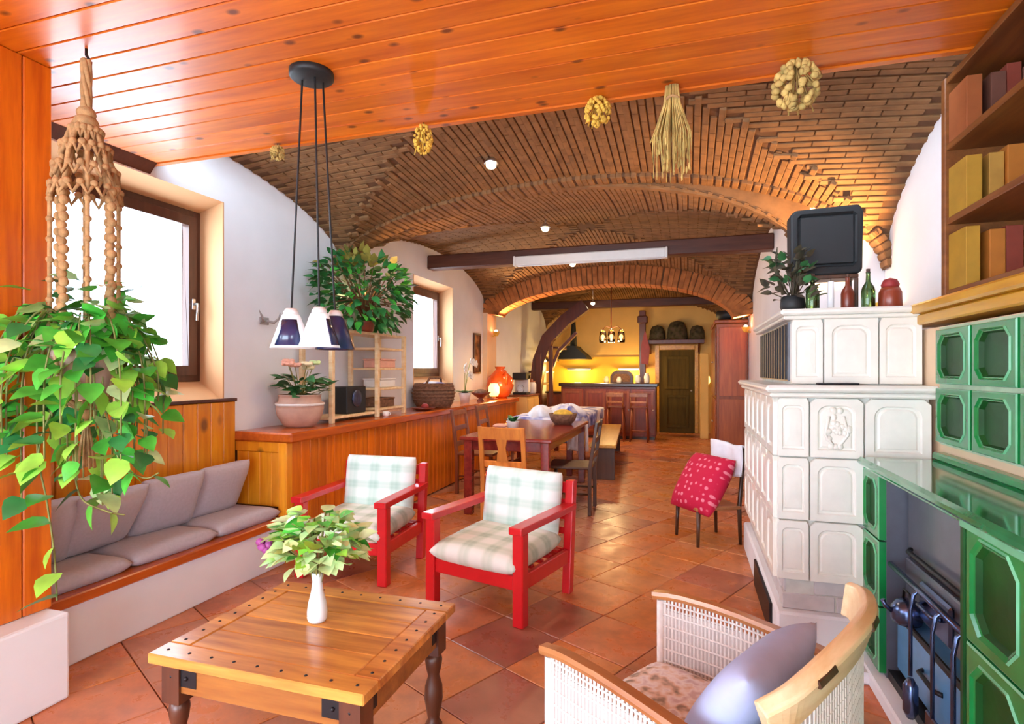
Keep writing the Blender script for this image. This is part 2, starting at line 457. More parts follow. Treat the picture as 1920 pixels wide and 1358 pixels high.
    def mesh(self, name, mat):
        me = bpy.data.meshes.new(name)
        me.from_pydata(self.v, [], self.f)
        me.polygons.foreach_set('use_smooth', self.s)
        me.materials.append(M[mat] if isinstance(mat, str) else mat)
        me.update()
        return me
    def build(self, name, mat, parent=None, loc=None, rot=None, bevel=0.0, fix=True, solid=0.0):
        me = self.mesh(name, mat)
        if fix:
            import bmesh
            bm = bmesh.new(); bm.from_mesh(me)
            bmesh.ops.remove_doubles(bm, verts=bm.verts, dist=1e-5)
            bmesh.ops.recalc_face_normals(bm, faces=bm.faces)
            bm.to_mesh(me); bm.free()
        o = inst(name, me, parent, loc, rot)
        if solid:
            md = o.modifiers.new('solid', 'SOLIDIFY'); md.thickness = solid; md.offset = 0
        if bevel:
            md = o.modifiers.new('bevel', 'BEVEL'); md.width = bevel; md.segments = 2; md.limit_method = 'ANGLE'
        return o

BOXF = [(3, 2, 1, 0), (4, 5, 6, 7), (0, 1, 5, 4), (1, 2, 6, 5), (2, 3, 7, 6), (3, 0, 4, 7)]

def inst(name, me, parent=None, loc=None, rot=None, scale=None, mx=None):
    o = bpy.data.objects.new(name, me)
    COL.objects.link(o)
    if parent is not None: o.parent = parent
    if mx is not None: o.matrix_local = mx
    else:
        if loc is not None: o.location = loc
        if rot is not None: o.rotation_euler = rot
        if scale is not None: o.scale = scale
    return o

def tag(o, label, cat, group=None):
    o['label'] = label; o['category'] = cat
    if group: o['group'] = group
    return o

def T(name, label, cat, loc=(0, 0, 0), rz=0.0, group=None):
    o = bpy.data.objects.new(name, None)
    o.empty_display_size = 0.1
    COL.objects.link(o)
    o.location = loc; o.rotation_euler = (0, 0, rz)
    return tag(o, label, cat, group)

def struct(o):
    o['kind'] = 'structure'
    return o

def stuff(o):
    o['kind'] = 'stuff'
    return o

def SE(name):
    o = bpy.data.objects.new(name, None); COL.objects.link(o); o.empty_display_size = 0.1
    return struct(o)

def dup(root, loc, rz, label, group=None):
    def cp(o, par):
        c = o.copy(); COL.objects.link(c)
        if par is not None: c.parent = par
        for ch in list(o.children):
            cp(ch, c)
        return c
    r = cp(root, None)
    r.location = loc; r.rotation_euler = (0, 0, rz)
    r['label'] = label
    if group: r['group'] = group
    return r

def lamp(name, kind, loc, energy, color, parent=None, size=0.05, rot=None, spot=None, blend=0.6):
    d = bpy.data.lights.new(name, kind)
    d.energy = energy; d.color = color
    if kind in ('POINT', 'SPOT'): d.shadow_soft_size = size
    if kind == 'SPOT':
        d.spot_size = R(spot or 90); d.spot_blend = blend
    o = bpy.data.objects.new(name, d); COL.objects.link(o)
    o.location = loc
    if rot: o.rotation_euler = rot
    if parent is not None: o.parent = parent
    return o

def TR(x, y, z, rx=0, ry=0, rz=0):
    return Matrix.Translation((x, y, z)) @ Euler((rx, ry, rz)).to_matrix().to_4x4()

# ================================================================== THE SETTING
XL = -3.27            # left wall plane
CZ = 2.72             # plank ceiling
# ---- floor: terracotta tiles laid skewed to the walls
fl = struct(MB().box(-3.6, 1.7, -3.0, 13.6, -0.12, -0.012).build('floor', 'grout'))
TS = 0.40
tA = R(-27)
tu = Vector((math.cos(tA), math.sin(tA))); tv = Vector((-math.sin(tA), math.cos(tA)))
org = Vector((-1.18, 2.71))
tile_me = MB().chamfer(-TS / 2 + .0025, TS / 2 - .0025, -TS / 2 + .0025, TS / 2 - .0025, -0.010, 0.0, 0.003).mesh('floor_tile', 'tile')
cells = []
for i in range(-30, 40):
    for j in range(-40, 50):
        c = org + tu * (i + .5) * TS + tv * (j + .5) * TS
        if -2.95 < c.x < 1.05 and 0.15 < c.y < 13.5:
            if c.x < -2.6 and c.y > 3.6: continue
            if c.x > 0.6 and 3.2 < c.y: continue
            if c.x < -2.7 and c.y < 1.6: continue
            if c.x > 0.95: continue
            d = -c.x * math.sin(R(17.3)) + c.y * math.cos(R(17.3)); r_ = c.x * math.cos(R(17.3)) + c.y * math.sin(R(17.3))
            vis = d > 0.8 and abs(r_ / d) < 1.05
            cells.append((0 if vis else 1, c.length, c))
cells.sort(key=lambda q: (q[0], q[1]))
rg = random.Random(3)
rest = MB()
for n_, (_, _, c) in enumerate(cells):
    if n_ < 298:
        inst('floor_tile', tile_me, fl, (c.x, c.y, rg.uniform(-0.001, 0.001)), (0, 0, tA + rg.choice((0, PI / 2, PI))))
    else:
        rest.chamfer(-TS / 2 + .0025, TS / 2 - .0025, -TS / 2 + .0025, TS / 2 - .0025, -0.010, 0.0, 0.003, TR(c.x, c.y, 0, rz=tA))
if rest.v: stuff(rest.build('floor_tile_rest', 'tile', fl))

# ---- left wall with two window openings
W1 = (2.10, 3.35, 1.18, 2.64); W2 = (6.36, 7.60, 1.18, 2.60)
b = MB()
def wall_run(b, x0, x1, y0, y1, z0, z1, holes):
    y = y0
    for (a, c, lo, hi) in holes:
        b.box(x0, x1, y, a, z0, z1)
        b.box(x0, x1, a, c, z0, lo)
        b.box(x0, x1, a, c, hi, z1)
        y = c
    b.box(x0, x1, y, y1, z0, z1)
W0 = (-2.05, .45, 0.75, 2.45)  # unseen window behind the camera, added so daylight comes from the left
wall_run(b, XL - .34, XL, -2.6, 13.6, 0, 3.45, [W0, W1, W2])
struct(b.build('wall_left', 'plaster'))

def window(name, W):
    y0, y1, z0, z1 = W
    e = SE(name)
    xi = -3.49; iz0, iz1 = z0 + 0.14, z1 - 0.07
    # splayed reveal: four wedges
    b = MB()
    b.add([(XL + .002, y0, z0), (XL + .002, y1, z0), (xi, y1, iz0), (xi, y0, iz0), (XL - .33, y0, iz0), (XL - .33, y1, iz0), (XL - .33, y1, z0 - .002), (XL - .33, y0, z0 - .002)],
          [(0, 1, 2, 3), (3, 2, 5, 4), (4, 5, 6, 7), (7, 6, 1, 0), (0, 3, 4, 7), (1, 6, 5, 2)])
    b.add([(XL + .002, y0, z1), (XL + .002, y1, z1), (xi, y1, iz1), (xi, y0, iz1), (XL - .33, y0, iz1), (XL - .33, y1, iz1), (XL - .33, y1, z1 + .002), (XL - .33, y0, z1 + .002)],
          [(3, 2, 1, 0), (4, 5, 2, 3), (7, 6, 5, 4), (0, 1, 6, 7), (7, 4, 3, 0), (2, 5, 6, 1)])
    for ya, s in ((y0, 1), (y1, -1)):
        b.box(XL - .33, XL + .002, min(ya, ya + s * .012), max(ya, ya + s * .012), z0, z1)
    b.build('reveal', 'reveal', e)
    fy0, fy1 = y0 + .013, y1 - .013
    def ring(mb, a0, a1, c0, c1, w, x0, x1):
        mb.box(x0, x1, a0, a0 + w, c0, c1); mb.box(x0, x1, a1 - w, a1, c0, c1)
        mb.box(x0, x1, a0 + w, a1 - w, c0, c0 + w); mb.box(x0, x1, a0 + w, a1 - w, c1 - w, c1)
    f = MB(); ring(f, fy0, fy1, iz0, iz1, .055, xi - .05, xi + .012)
    f.build('window_frame', 'brownframe', e, bevel=.003)
    s = MB(); ring(s, fy0 + .045, fy1 - .045, iz0 + .045, iz1 - .045, .07, xi - .035, xi + .03)
    so = s.build('window_sash', 'brownframe', e, bevel=.003)
    MB().box(xi - .008, xi - .002, fy0 + .11, fy1 - .11, iz0 + .11, iz1 - .11).build('window_pane', 'pane', so)
    h = MB(); yy = fy1 - .08; zz = (iz0 + iz1) / 2 - .06
    h.chamfer(xi + .03, xi + .04, yy - .015, yy + .015, zz - .04, zz + .04, .003)
    h.tube([(xi + .04, yy, zz), (xi + .075, yy, zz), (xi + .08, yy - .005, zz - .03), (xi + .078, yy - .01, zz - .12)], .009)
    ho = h.build('window_handle', 'steel', so); ho['label'] = 'bright steel window handle'
    return e
window('window_1', W1); window('window_2', W2); window('window_added', W0)

# ---- plank ceiling over the near room
ce = struct(MB().box(XL, 1.6, -2.6, 2.75, CZ + .012, CZ + .10).build('ceiling', 'joint'))
bw = 0.125
nb = int((2.75 + 2.6) / bw)
cb_me = MB().chamfer(XL, 1.6, -bw / 2 + .002, bw / 2 - .002, 0, .02, .004).mesh('ceiling_board', 'ceil')
for k in range(nb):
    y = 2.75 - bw * (k + .5)
    inst('ceiling_board', cb_me, ce, (0, y, CZ - .004))
MB().box(XL, 1.6, 2.75, 2.785, CZ - .012, CZ + .12).build('ceiling_edge_board', 'ceil', ce)
struct(MB().prism([(XL + .002, CZ - .005), (XL + .06, CZ - .005), (XL + .002, CZ - .07)], 'Y', 1.76, 2.75).build('trim_1', 'brownframe'))

# ---- timbered pier at the near end of the bench
pl = struct(MB().box(XL, -2.527, .62, 1.75, 0, .368).build('wall_plinth', 'plaster', bevel=.012))
pr = struct(MB().box(XL, -2.665, .62, 1.752, .369, CZ - .005).build('wall_pier', 'joint'))
pw = .115
pm = MB().chamfer(-.01, .01, -pw / 2 + .002, pw / 2 - .002, .37, CZ - .006, .004).mesh('plank', 'pine_pier')
for k in range(9):
    inst('plank', pm, pr, (-2.655, 1.757 - pw * (k + .5), 0))
pm2 = MB().chamfer(-pw / 2 + .002, pw / 2 - .002, -.006, .006, .37, CZ - .006, .004).mesh('plank', 'pine_pier')
for k in range(5):
    inst('plank', pm2, pr, (-2.72 - pw * (k + .5) + .03, 1.757, 0))

# ---- rear wall behind the camera; wide opening added on the left for daylight
struct(MB().box(-3.6, -3.1, -2.75, -2.6, 0, 3.3).box(-3.1, 0, -2.75, -2.6, 2.35, 3.3).box(0, 1.75, -2.75, -2.6, 0, 3.3).build('wall_rear', 'plaster'))
# ---- bench niche: masonry base, plank back panel with cap
struct(MB().box(XL, -2.79, 1.752, 3.428, 0, .285).build('wall_bench_base', 'plaster', bevel=.008))
bp = struct(MB().box(XL + .001, -3.255, 1.765, 3.432, .35, 1.172).build('wall_bench_back', 'joint'))
pm = MB().chamfer(-.009, .009, -pw / 2 + .002, pw / 2 - .002, .36, 1.17, .004).mesh('plank', 'pine_light')
for k in range(14):
    y = 3.43 - pw * (k + .5)
    if y > 1.8: inst('plank', pm, bp, (-3.247, y, 0))
MB().chamfer(XL + .001, -3.225, 1.765, 3.436, 1.172, 1.195, .004).build('panel_cap', 'brownframe', bp)

# ---- half wall with ledge
hw = struct(MB().box(XL + .001, -2.812, 3.455, 9.15, 0, .872).build('wall_half', 'joint'))
pw2 = .105
pm = MB().chamfer(-.010, .010, -pw2 / 2 + .0025, pw2 / 2 - .0025, .0, .872, .005).mesh('plank', 'pine')
for k in range(54):
    y = 3.50 + pw2 * (k + .5)
    if y < 9.12: inst('plank', pm, hw, (-2.80, y, 0))
# end panel: frame and boards, seen from the bench
pm = MB().chamfer(-.052, .052, -.006, .006, .40, .80, .004).mesh('plank', 'pine_light')
for k in range(4):
    inst('plank', pm, hw, (-3.185 + .104 * k, 3.448, 0))
MB().chamfer(-2.86, -2.785, 3.432, 3.50, .0, .872, .006).build('corner_post', 'pine_light', hw)
MB().chamfer(-3.25, -2.861, 3.436, 3.455, .80, .872, .004).build('top_rail', 'pine_light', hw)
MB().chamfer(XL + .002, -2.735, 3.425, 9.20, .873, .945, .012).build('ledge_board', 'pine_red', hw)
MB().chamfer(XL + .1, -2.79, 9.152, 9.20, .0, .872, .006).build('end_board', 'pine', hw)

# ---- groin vaults
BAYS = [(0.65, 4.85, XL, 1.40, 2.38, 2.12), (4.85, 9.05, XL, .90, 2.36, 2.2), (9.05, 13.25, XL, .90, 2.36, 2.25)]
CROWN = 3.02; RISE = .16
def vA(bay, x):
    y0, y1, xl, xr, zl, zr = bay
    t = (x - (xl + xr) / 2) / ((xr - xl) / 2)
    zs = zl + (zr - zl) * (t + 1) / 2
    return zs + (CROWN - zs) * math.sqrt(max(0.0, 1 - t * t))
def vB(bay, x, y):
    y0, y1, xl, xr, zl, zr = bay
    t = (x - (xl + xr) / 2) / ((xr - xl) / 2); s = (y - (y0 + y1) / 2) / ((y1 - y0) / 2)
    zs = zl + (zr - zl) * (t + 1) / 2
    return zs + (CROWN - zs) * math.sqrt(max(0.0, 1 - s * s))
def dome(bay, x, y):
    y0, y1, xl, xr, zl, zr = bay
    t = (x - (xl + xr) / 2) / ((xr - xl) / 2); s = (y - (y0 + y1) / 2) / ((y1 - y0) / 2)
    return RISE * max(0, 1 - s * s) * max(0, 1 - t * t)
va = SE('ceiling_vault')
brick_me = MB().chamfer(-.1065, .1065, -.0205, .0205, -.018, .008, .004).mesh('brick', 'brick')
bricks = []
for bi, bay in enumerate(BAYS):
    y0, y1, xl, xr, zl, zr = bay
    mb = MB()
    nx, ny = 64, 48
    def sx(u): return (xl + xr) / 2 - (xr - xl) / 2 * math.cos(PI * u)
    def fn(u, v):
        x = sx(u); y = (y0 + y1) / 2 - (y1 - y0) / 2 * math.cos(PI * v)
        if y0 < 2.79: y = 2.79 + (y1 - 2.79) * math.sin(PI / 2 * v)
        return (x, y, max(vA(bay, x), vB(bay, x, y)) + dome(bay, x, y) + .004)
    mb.grid(fn, nx, ny, smooth=False)
    if bi < 3: mb.build('vault_surface', 'mortar', va, fix=False)
    # courses of the main barrel (run along y) and of the cross barrel (run along x)
    for which in 'AB':
        a0, a1 = (xl, xr) if which == 'A' else (y0, y1)
        N = 400
        pts = []
        for k in range(N + 1):
            q = (a0 + a1) / 2 - (a1 - a0) / 2 * math.cos(PI * k / N)
            pts.append((q, vA(bay, q) if which == 'A' else vB(bay, (xl + xr) / 2, q)))
        acc = 0; nxt = .05; row = 0
        for k in range(1, N + 1):
            acc += math.hypot(pts[k][0] - pts[k - 1][0], pts[k][1] - pts[k - 1][1])
            if acc < nxt: continue
            nxt += .0495; row += 1
            q = pts[k][0]
            c0, c1 = (y0, y1) if which == 'A' else (xl, xr)
            p = c0 + .11 + (.11 if row % 2 else 0)
            while p < c1 - .05:
                x, y = (q, p) if which == 'A' else (p, q)
                A = vA(bay, x); B = vB(bay, x, y)
                ok = (A >= B + .002) if which == 'A' else (B >= A + .002)
                if ok and y > 2.8:
                    H = lambda xx, yy: (vA(bay, xx) if which == 'A' else vB(bay, xx, yy)) + dome(bay, xx, yy)
                    e = .01
                    px = Vector((2 * e, 0, H(x + e, y) - H(x - e, y))); py = Vector((0, 2 * e, H(x, y + e) - H(x, y - e)))
                    nrm = py.cross(px).normalized()      # points down into the room
                    lng = (py if which == 'A' else px).normalized()
                    sd = nrm.cross(lng).normalized()
                    mx = Matrix((lng, sd, nrm)).transposed().to_4x4(); mx.translation = Vector((x, y, H(x, y)))
                    bricks.append((Vector((x, y, H(x, y) - 1.4)).length, mx))
                p += .218
def in_view(mx):
    p = mx.translation
    d = -p.x * math.sin(R(17.3)) + p.y * math.cos(R(17.3)); r_ = p.x * math.cos(R(17.3)) + p.y * math.sin(R(17.3))
    u = 960 + 1060 * r_ / d; v = 695 - 1060 * (p.z - 1.4) / d
    lim = 290 - .145 * (u - 430)
    return v > lim + 5 and 430 < u < 1790
bricks.sort(key=lambda q: (not in_view(q[1]), q[0]))
rest = MB()
base = MB().chamfer(-.1065, .1065, -.0205, .0205, -.018, .008, .004)
for n_, (_, mx) in enumerate(bricks):
    if n_ < 298: inst('brick', brick_me, va, mx=mx)
    else: rest.add(base.v, base.f, False, mx)
stuff(rest.build('brick_rest', 'brick', va, fix=False))

# belt arches between the bays, built of voussoirs
def belt(name, y, half, bay, drop, step, mat):
    a = SE(name)
    y0, y1, xl, xr, zl, zr = bay
    pts = []
    N = 300
    for k in range(N + 1):
        x = (xl + xr) / 2 - (xr - xl) / 2 * math.cos(PI * k / N)
        pts.append(Vector((x, vA(bay, x))))
    acc = 0; nxt = .03
    me = {}
    for k in range(1, N):
        acc += (pts[k] - pts[k - 1]).length
        if acc < nxt: continue
        nxt += step
        tg = (pts[k + 1] - pts[k - 1]).normalized(); nm = Vector((tg.y, -tg.x))    # inward (down)
        if 'm' not in me:
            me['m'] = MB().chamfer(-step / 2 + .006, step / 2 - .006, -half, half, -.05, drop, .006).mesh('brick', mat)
        lng = Vector((tg.x, 0, tg.y)); nn = Vector((nm.x, 0, nm.y)); sd = nn.cross(lng)
        mx = Matrix((lng, sd, nn)).transposed().to_4x4(); mx.translation = Vector((pts[k].x, y, pts[k].y))
        inst('brick', me['m'], a, mx=mx)
    mb = MB()
    vs = []; fs = []
    sel = pts[2:-2:5]
    for i, p in enumerate(sel):
        q0 = sel[max(i - 1, 0)]; q1 = sel[min(i + 1, len(sel) - 1)]
        tg = (q1 - q0).normalized(); nm = Vector((tg.y, -tg.x))
        for (dy, dn) in ((-half + .01, -.045), (half - .01, -.045), (half - .01, drop - .01), (-half + .01, drop - .01)):
            w = p + nm * dn
            vs.append((w.x, y + dy, w.y))
    for i in range(len(sel) - 1):
        for k in range(4):
            a_ = i * 4 + k; b_ = i * 4 + (k + 1) % 4
            fs.append((a_, b_, b_ + 4, a_ + 4))
    mb.add(vs, fs)
    mb.build('arch_core', 'mortar', a)
belt('trim_2', 4.85, .15, BAYS[0], .022, .06, 'brick')
belt('trim_3', 9.08, .20, BAYS[1], .27, .085, 'archbrick')

# gable plate closing the step between the wide first bay and the narrower second bay
def gable():
    xs = [BAYS[0][2] + (BAYS[0][3] - BAYS[0][2]) * (1 - math.cos(PI * k / 40)) / 2 for k in range(41)]
    top = [(x, vA(BAYS[0], x) + .06) for x in xs]
    low = [(x, (vA(BAYS[1], x) - .02) if x < .9 else 2.0) for x in xs]
    vs = []; fs = []
    for (x, z), (_, w) in zip(top, low):
        z = max(z, w + .01)
        vs += [(x, 4.862, w), (x, 4.862, z), (x, 4.93, w), (x, 4.93, z)]
    for k in range(40):
        a = k * 4; b_ = a + 4
        fs += [(a, b_, b_ + 1, a + 1), (a + 2, a + 3, b_ + 3, b_ + 2), (a, a + 2, b_ + 2, b_), (a + 1, b_ + 1, b_ + 3, a + 3)]
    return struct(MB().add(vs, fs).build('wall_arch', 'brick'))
gable()

# pilasters under the arches, on both walls
struct(MB().box(XL, XL + .08, 8.85, 9.32, .945, 2.36).build('wall_pilaster', 'plaster_warm'))

# ---- right side: chimney breast, wall of the first bay, set-back wall beyond
b = MB(); wall_run(b, 1.10, 1.75, -2.6, 3.45, 0, 1.60, [(-2.2, -.65, .85, 1.60)]); struct(b.build('wall_right', 'plaster_warm'))  # unseen opening behind the camera, added to brighten the bench side
b = MB(); b.box(1.46, 1.75, -2.6, -2.2, 1.60, 3.3); b.box(1.46, 1.75, -.65, 2.99, 1.60, 3.3); b.box(1.46, 1.75, -2.2, -.65, 2.4, 3.3); struct(b.build('wall_right_upper', 'plaster'))
struct(MB().box(1.40, 1.75, 2.99, 4.86, 0, 3.4).build('wall_right_bay', 'plaster'))
struct(MB().box(.90, 1.75, 4.86, 13.6, 0, 3.4).build('wall_right_far', 'plaster'))
struct(MB().box(XL, 1.7, 13.3, 13.6, 0, 3.4).build('wall_back', 'plaster_ochre'))
struct(MB().box(XL - .3, 1.75, 2.79, 13.6, 3.42, 3.5).build('ceiling_slab', 'mortar'))

# ---- tie beams
struct(MB().chamfer(XL, .9, 6.75, 6.92, 2.73, 2.91, .012).build('trim_4', 'beam'))
struct(MB().chamfer(XL, .9, 11.92, 12.08, 2.72, 2.89, .012).build('trim_5', 'beam'))

# ================================================================== FURNITURE AND THINGS
# ---- bench seat with cushions
t = T('window_bench', 'reddish wooden bench board on the white masonry base under the window', 'bench', (-3.0, 2.59, .286))
MB().chamfer(-.262, .232, -.835, .838, .0, .052, .006).build('seat_board', 'pine_red', t)
for i, (y, w, nm) in enumerate([(3.13, .56, 'grey seat cushion at the far end of the bench, beside the end panel'),
                                (2.56, .56, 'grey seat cushion in the middle of the bench'),
                                (2.02, .50, 'grey seat cushion at the near end of the bench, beside the timbered pier')]):
    o = MB().pillow(.43, w, .10, n=10, pw=8).build('seat_cushion', 'grey_fabric', None, (-3.03, y, .375), (0, 0, 0))
    tag(o, nm, 'cushion', 'grey seat cushions on the bench')
for i, (y, w, rz, x, nm) in enumerate([(3.13, .44, .03, -3.10, 'grey back cushion leaning by the end panel, farthest of the row of four'),
                                (2.70, .42, -.05, -3.07, 'second grey back cushion from the end panel, propped upright on the bench'),
                                (2.28, .43, .10, -3.05, 'slumped grey back cushion, third from the end panel, behind the trailing vine'),
                                (1.95, .36, -.06, -3.06, 'grey back cushion nearest the timbered pier, in shadow')]):
    o = MB().pillow(.37, w, .13, n=10, pw=5, e=.04, seed=i).build('back_cushion', 'grey_fabric', None, (x, y, .585), (0, R(-68 + (8 if i == 2 else 0)), rz))
    tag(o, nm, 'cushion', 'grey back cushions on the bench')

# ---- coffee table
t = T('coffee_table', 'square rustic wooden coffee table with iron corner straps in the foreground', 'table', (-1.29, 1.75, 0))
hx, hy = .405, .335
for s in (-1, 1):
    MB().chamfer(-hx, hx, s * hy - (.085 if s > 0 else 0), s * hy + (.085 if s < 0 else 0), .437, .472, .004).build('frame_board', 'table_wood', t)
    m_ = MB().chamfer(min(s * hx, s * (hx - .085)), max(s * hx, s * (hx - .085)), -hy + .087, hy - .087, .437, .472, .004).build('frame_board', 'table_wood', t)
n = 4; ww = (2 * hy - .174) / n
pm = MB().chamfer(-hx + .087, hx - .087, -ww / 2 + .001, ww / 2 - .001, .439, .470, .003).mesh('plank', 'table_wood')
for k in range(n):
    inst('plank', pm, t, (0, -hy + .087 + ww * (k + .5), 0))
for s in (-1, 1):
    MB().chamfer(-hx + .05, hx - .05, s * (hy - .05) - .012, s * (hy - .05) + .012, .335, .437, .003).build('apron', 'apron_wood', t)
    MB().chamfer(s * (hx - .05) - .012, s * (hx - .05) + .012, -hy + .062, hy - .062, .335, .437, .003).build('apron', 'apron_wood', t)
leg = MB().box(-.036, .036, -.036, .036, .30, .437)
leg.lathe([(.030, 0), (.034, .02), (.022, .04), (.028, .07), (.036, .12), (.034, .17), (.022, .21), (.030, .24), (.034, .27), (.028, .30)], n=12)
lm = leg.mesh('leg', 'table_dark')
for sx_ in (-1, 1):
    for sy_ in (-1, 1):
        inst('leg', lm, t, (sx_ * (hx - .065), sy_ * (hy - .065), 0))
        m_ = MB()
        x0 = sx_ * (hx - .036); y0 = sy_ * (hy - .036)
        m_.box(min(x0, x0 - sx_ * .13), max(x0, x0 - sx_ * .13), min(y0, y0 + sy_ * -.003), max(y0, y0 + sy_ * .0), .36, .42)
        m_.box(min(x0, x0 - sx_ * .003), max(x0, x0), min(y0, y0 - sy_ * .10), max(y0, y0 - sy_ * .10), .36, .42)
        for q in (.03, .09):
            m_.sphere((x0 - sx_ * q, y0 + sy_ * .002, .39), .007, 8, 6)
        m_.build('corner_strap', 'iron', t)
nl = MB()
for k in range(9):
    for s in (-1, 1):
        nl.sphere((-hx + .045 + k * (2 * hx - .09) / 8, s * (hy - .04), .472), (.006, .006, .003), 8, 4)
        if 0 < k < 8: nl.sphere((s * (hx - .04), -hy + .04 + k * (2 * hy - .08) / 8, .472), (.006, .006, .003), 8, 4)
stuff(nl.build('nail_head', 'iron', t))

# ---- vase with leafy bouquet
def leaf_mesh(name, mat, w, l, fold=.25, tip=.8, curl=.15):
    """heart-shaped leaf from base at origin along +Y"""
    ys = [0, .12, .35, .6, .82, 1.0]; hs = [.10, .36, .5, .38, .18, 0]
    vs = []; fs = []
    for y, h in zip(ys, hs):
        z = -curl * l * (y ** 2)
        vs += [(-h * w, y * l - (.05 * l if y == .12 else 0), z + fold * h * w), (0, y * l, z), (h * w, y * l - (.05 * l if y == .12 else 0), z + fold * h * w)]
    for i in range(len(ys) - 1):
        a = i * 3
        fs += [(a, a + 1, a + 4, a + 3), (a + 1, a + 2, a + 5, a + 4)]
    return MB().add(vs, fs, True).mesh(name, mat)
def place_leaf(me, par, p, d, roll=0.0, s=1.0, name='leaf'):
    d = Vector(d).normalized()
    x = d.cross(Vector((0, 0, 1)))
    if x.length < 1e-3: x = Vector((1, 0, 0))
    x.normalize(); z = x.cross(d)
    m3 = Matrix((x, d, z)).transposed()
    mx = (m3 @ Matrix.Rotation(roll, 3, 'Y')).to_4x4() @ Matrix.Scale(s, 4)
    mx.translation = Vector(p)
    return inst(name, me, par, mx=mx)
t = T('bouquet_vase', 'slender white porcelain vase standing on the coffee table', 'vase', (-1.315, 1.79, .472))
MB().lathe([(.032, 0), (.036, .01), (.037, .035), (.032, .07), (.022, .11), (.018, .145), (.021, .175), (.019, .18), (.015, .15), (.0, .10)], n=20).build('vase_body', 'porcelain', t)
t = T('bouquet', 'loose bouquet of pale green leaves with one purple bloom in the white vase', 'bouquet', (-1.315, 1.79, .472 + .175))
rg = random.Random(11)
bl = [leaf_mesh('leaf', m_, .062, .07) for m_ in ('leaf_b', 'leaf_c', 'leaf_a', 'leaf_c')]
stems = MB()
for k in range(205):
    a = rg.uniform(0, 2 * PI); el = rg.uniform(-.1, 1.15)
    r_ = rg.uniform(.05, .165)
    p = Vector((math.cos(a) * r_ * 1.05, math.sin(a) * r_ * .85, .07 + .11 * el * (1.1 - r_ * 2) + (.05 if r_ < .11 else 0)))
    place_leaf(bl[rg.choice((0, 1, 1, 0, 1, 3, 2))], t, p * .92, (math.cos(a), math.sin(a), rg.uniform(-.5, .7)), rg.uniform(-.6, .6), rg.uniform(.7, 1.15))
    if k % 4 == 0: stems.tube([(0, 0, -.1), (p.x * .2, p.y * .2, .03), tuple(p * .92)], .0022, 5)
stuff(stems.build('stem', 'stem', t))
fl_ = MB()
for k in range(9):
    a = k * 2 * PI / 9
    fl_.sphere((-.165 + .018 * math.cos(a), -.085 + .012 * math.sin(a), .115 + .016 * math.sin(a * 2)), (.016, .012, .014), 8, 6)
fl_.build('purple_bloom', 'purple', t)['label'] = 'purple bloom'

# ---- red armchairs
def armchair(label, loc, rz):
    t = T('armchair', label, 'armchair', loc, rz, 'red armchairs')
    for s in (-1, 1):
        x = s * .31
        MB().chamfer(x - .034, x + .034, -.03, .035, 0, .512, .006).build('front_leg', 'red', t)
        b = MB(); b.prism([(.545, 0), (.60, 0), (.655, .70), (.60, .70)], 'X', x - .028, x + .028); b.build('back_leg', 'red', t, bevel=.005)
        MB().sweep([(x, -.055, .53), (x, .2, .533), (x, .45, .535), (x, .62, .54)], [(-.042, -.02), (.042, -.02), (.042, .02), (-.042, .02)]).build('armrest', 'red', t, bevel=.006)
        MB().chamfer(x - .016, x + .016, .035, .56, .19, .275, .004).build('side_rail', 'red', t)
    MB().chamfer(-.276, .276, -.018, .016, .195, .275, .004).build('front_rail', 'red', t)
    MB().chamfer(-.28, .28, .555, .585, .19, .275, .004).build('rear_rail', 'red', t)
    MB().chamfer(-.282, .282, -.012, .012, -.035, .035, .004, TR(0, .622, .65, R(-5))).build('top_rail', 'red', t)
    sl = MB().chamfer(-.28, .28, -.02, .02, -.008, .008, .002).mesh('seat_slat', 'red')
    for k in range(5): inst('seat_slat', sl, t, (0, .08 + .11 * k, .268))
    bs = MB().chamfer(-.28, .28, -.007, .007, -.02, .02, .002).mesh('back_slat', 'red')
    for k in range(3): inst('back_slat', bs, t, (0, .592 + .008 * k, .38 + .09 * k), (R(-5), 0, 0))
    MB().pillow(.60, .56, .135, n=14, pw=9).build('seat_cushion', 'plaid_seat', t, (0, .235, .335), (R(3), 0, 0))
    MB().pillow(.56, .40, .14, n=14, pw=9, mx=Euler((R(90), 0, 0)).to_matrix().to_4x4()).build('back_cushion', 'plaid_back', t, (0, .525, .555), (R(-9), 0, 0))
    return t
armchair('red armchair with green plaid cushions standing free on the tiles, angled toward the coffee table', (-1.175, 3.04, 0), R(-15))
armchair('red armchair with green plaid cushions partly hidden behind the bouquet, against the half wall', (-2.20, 3.25, 0), R(2))

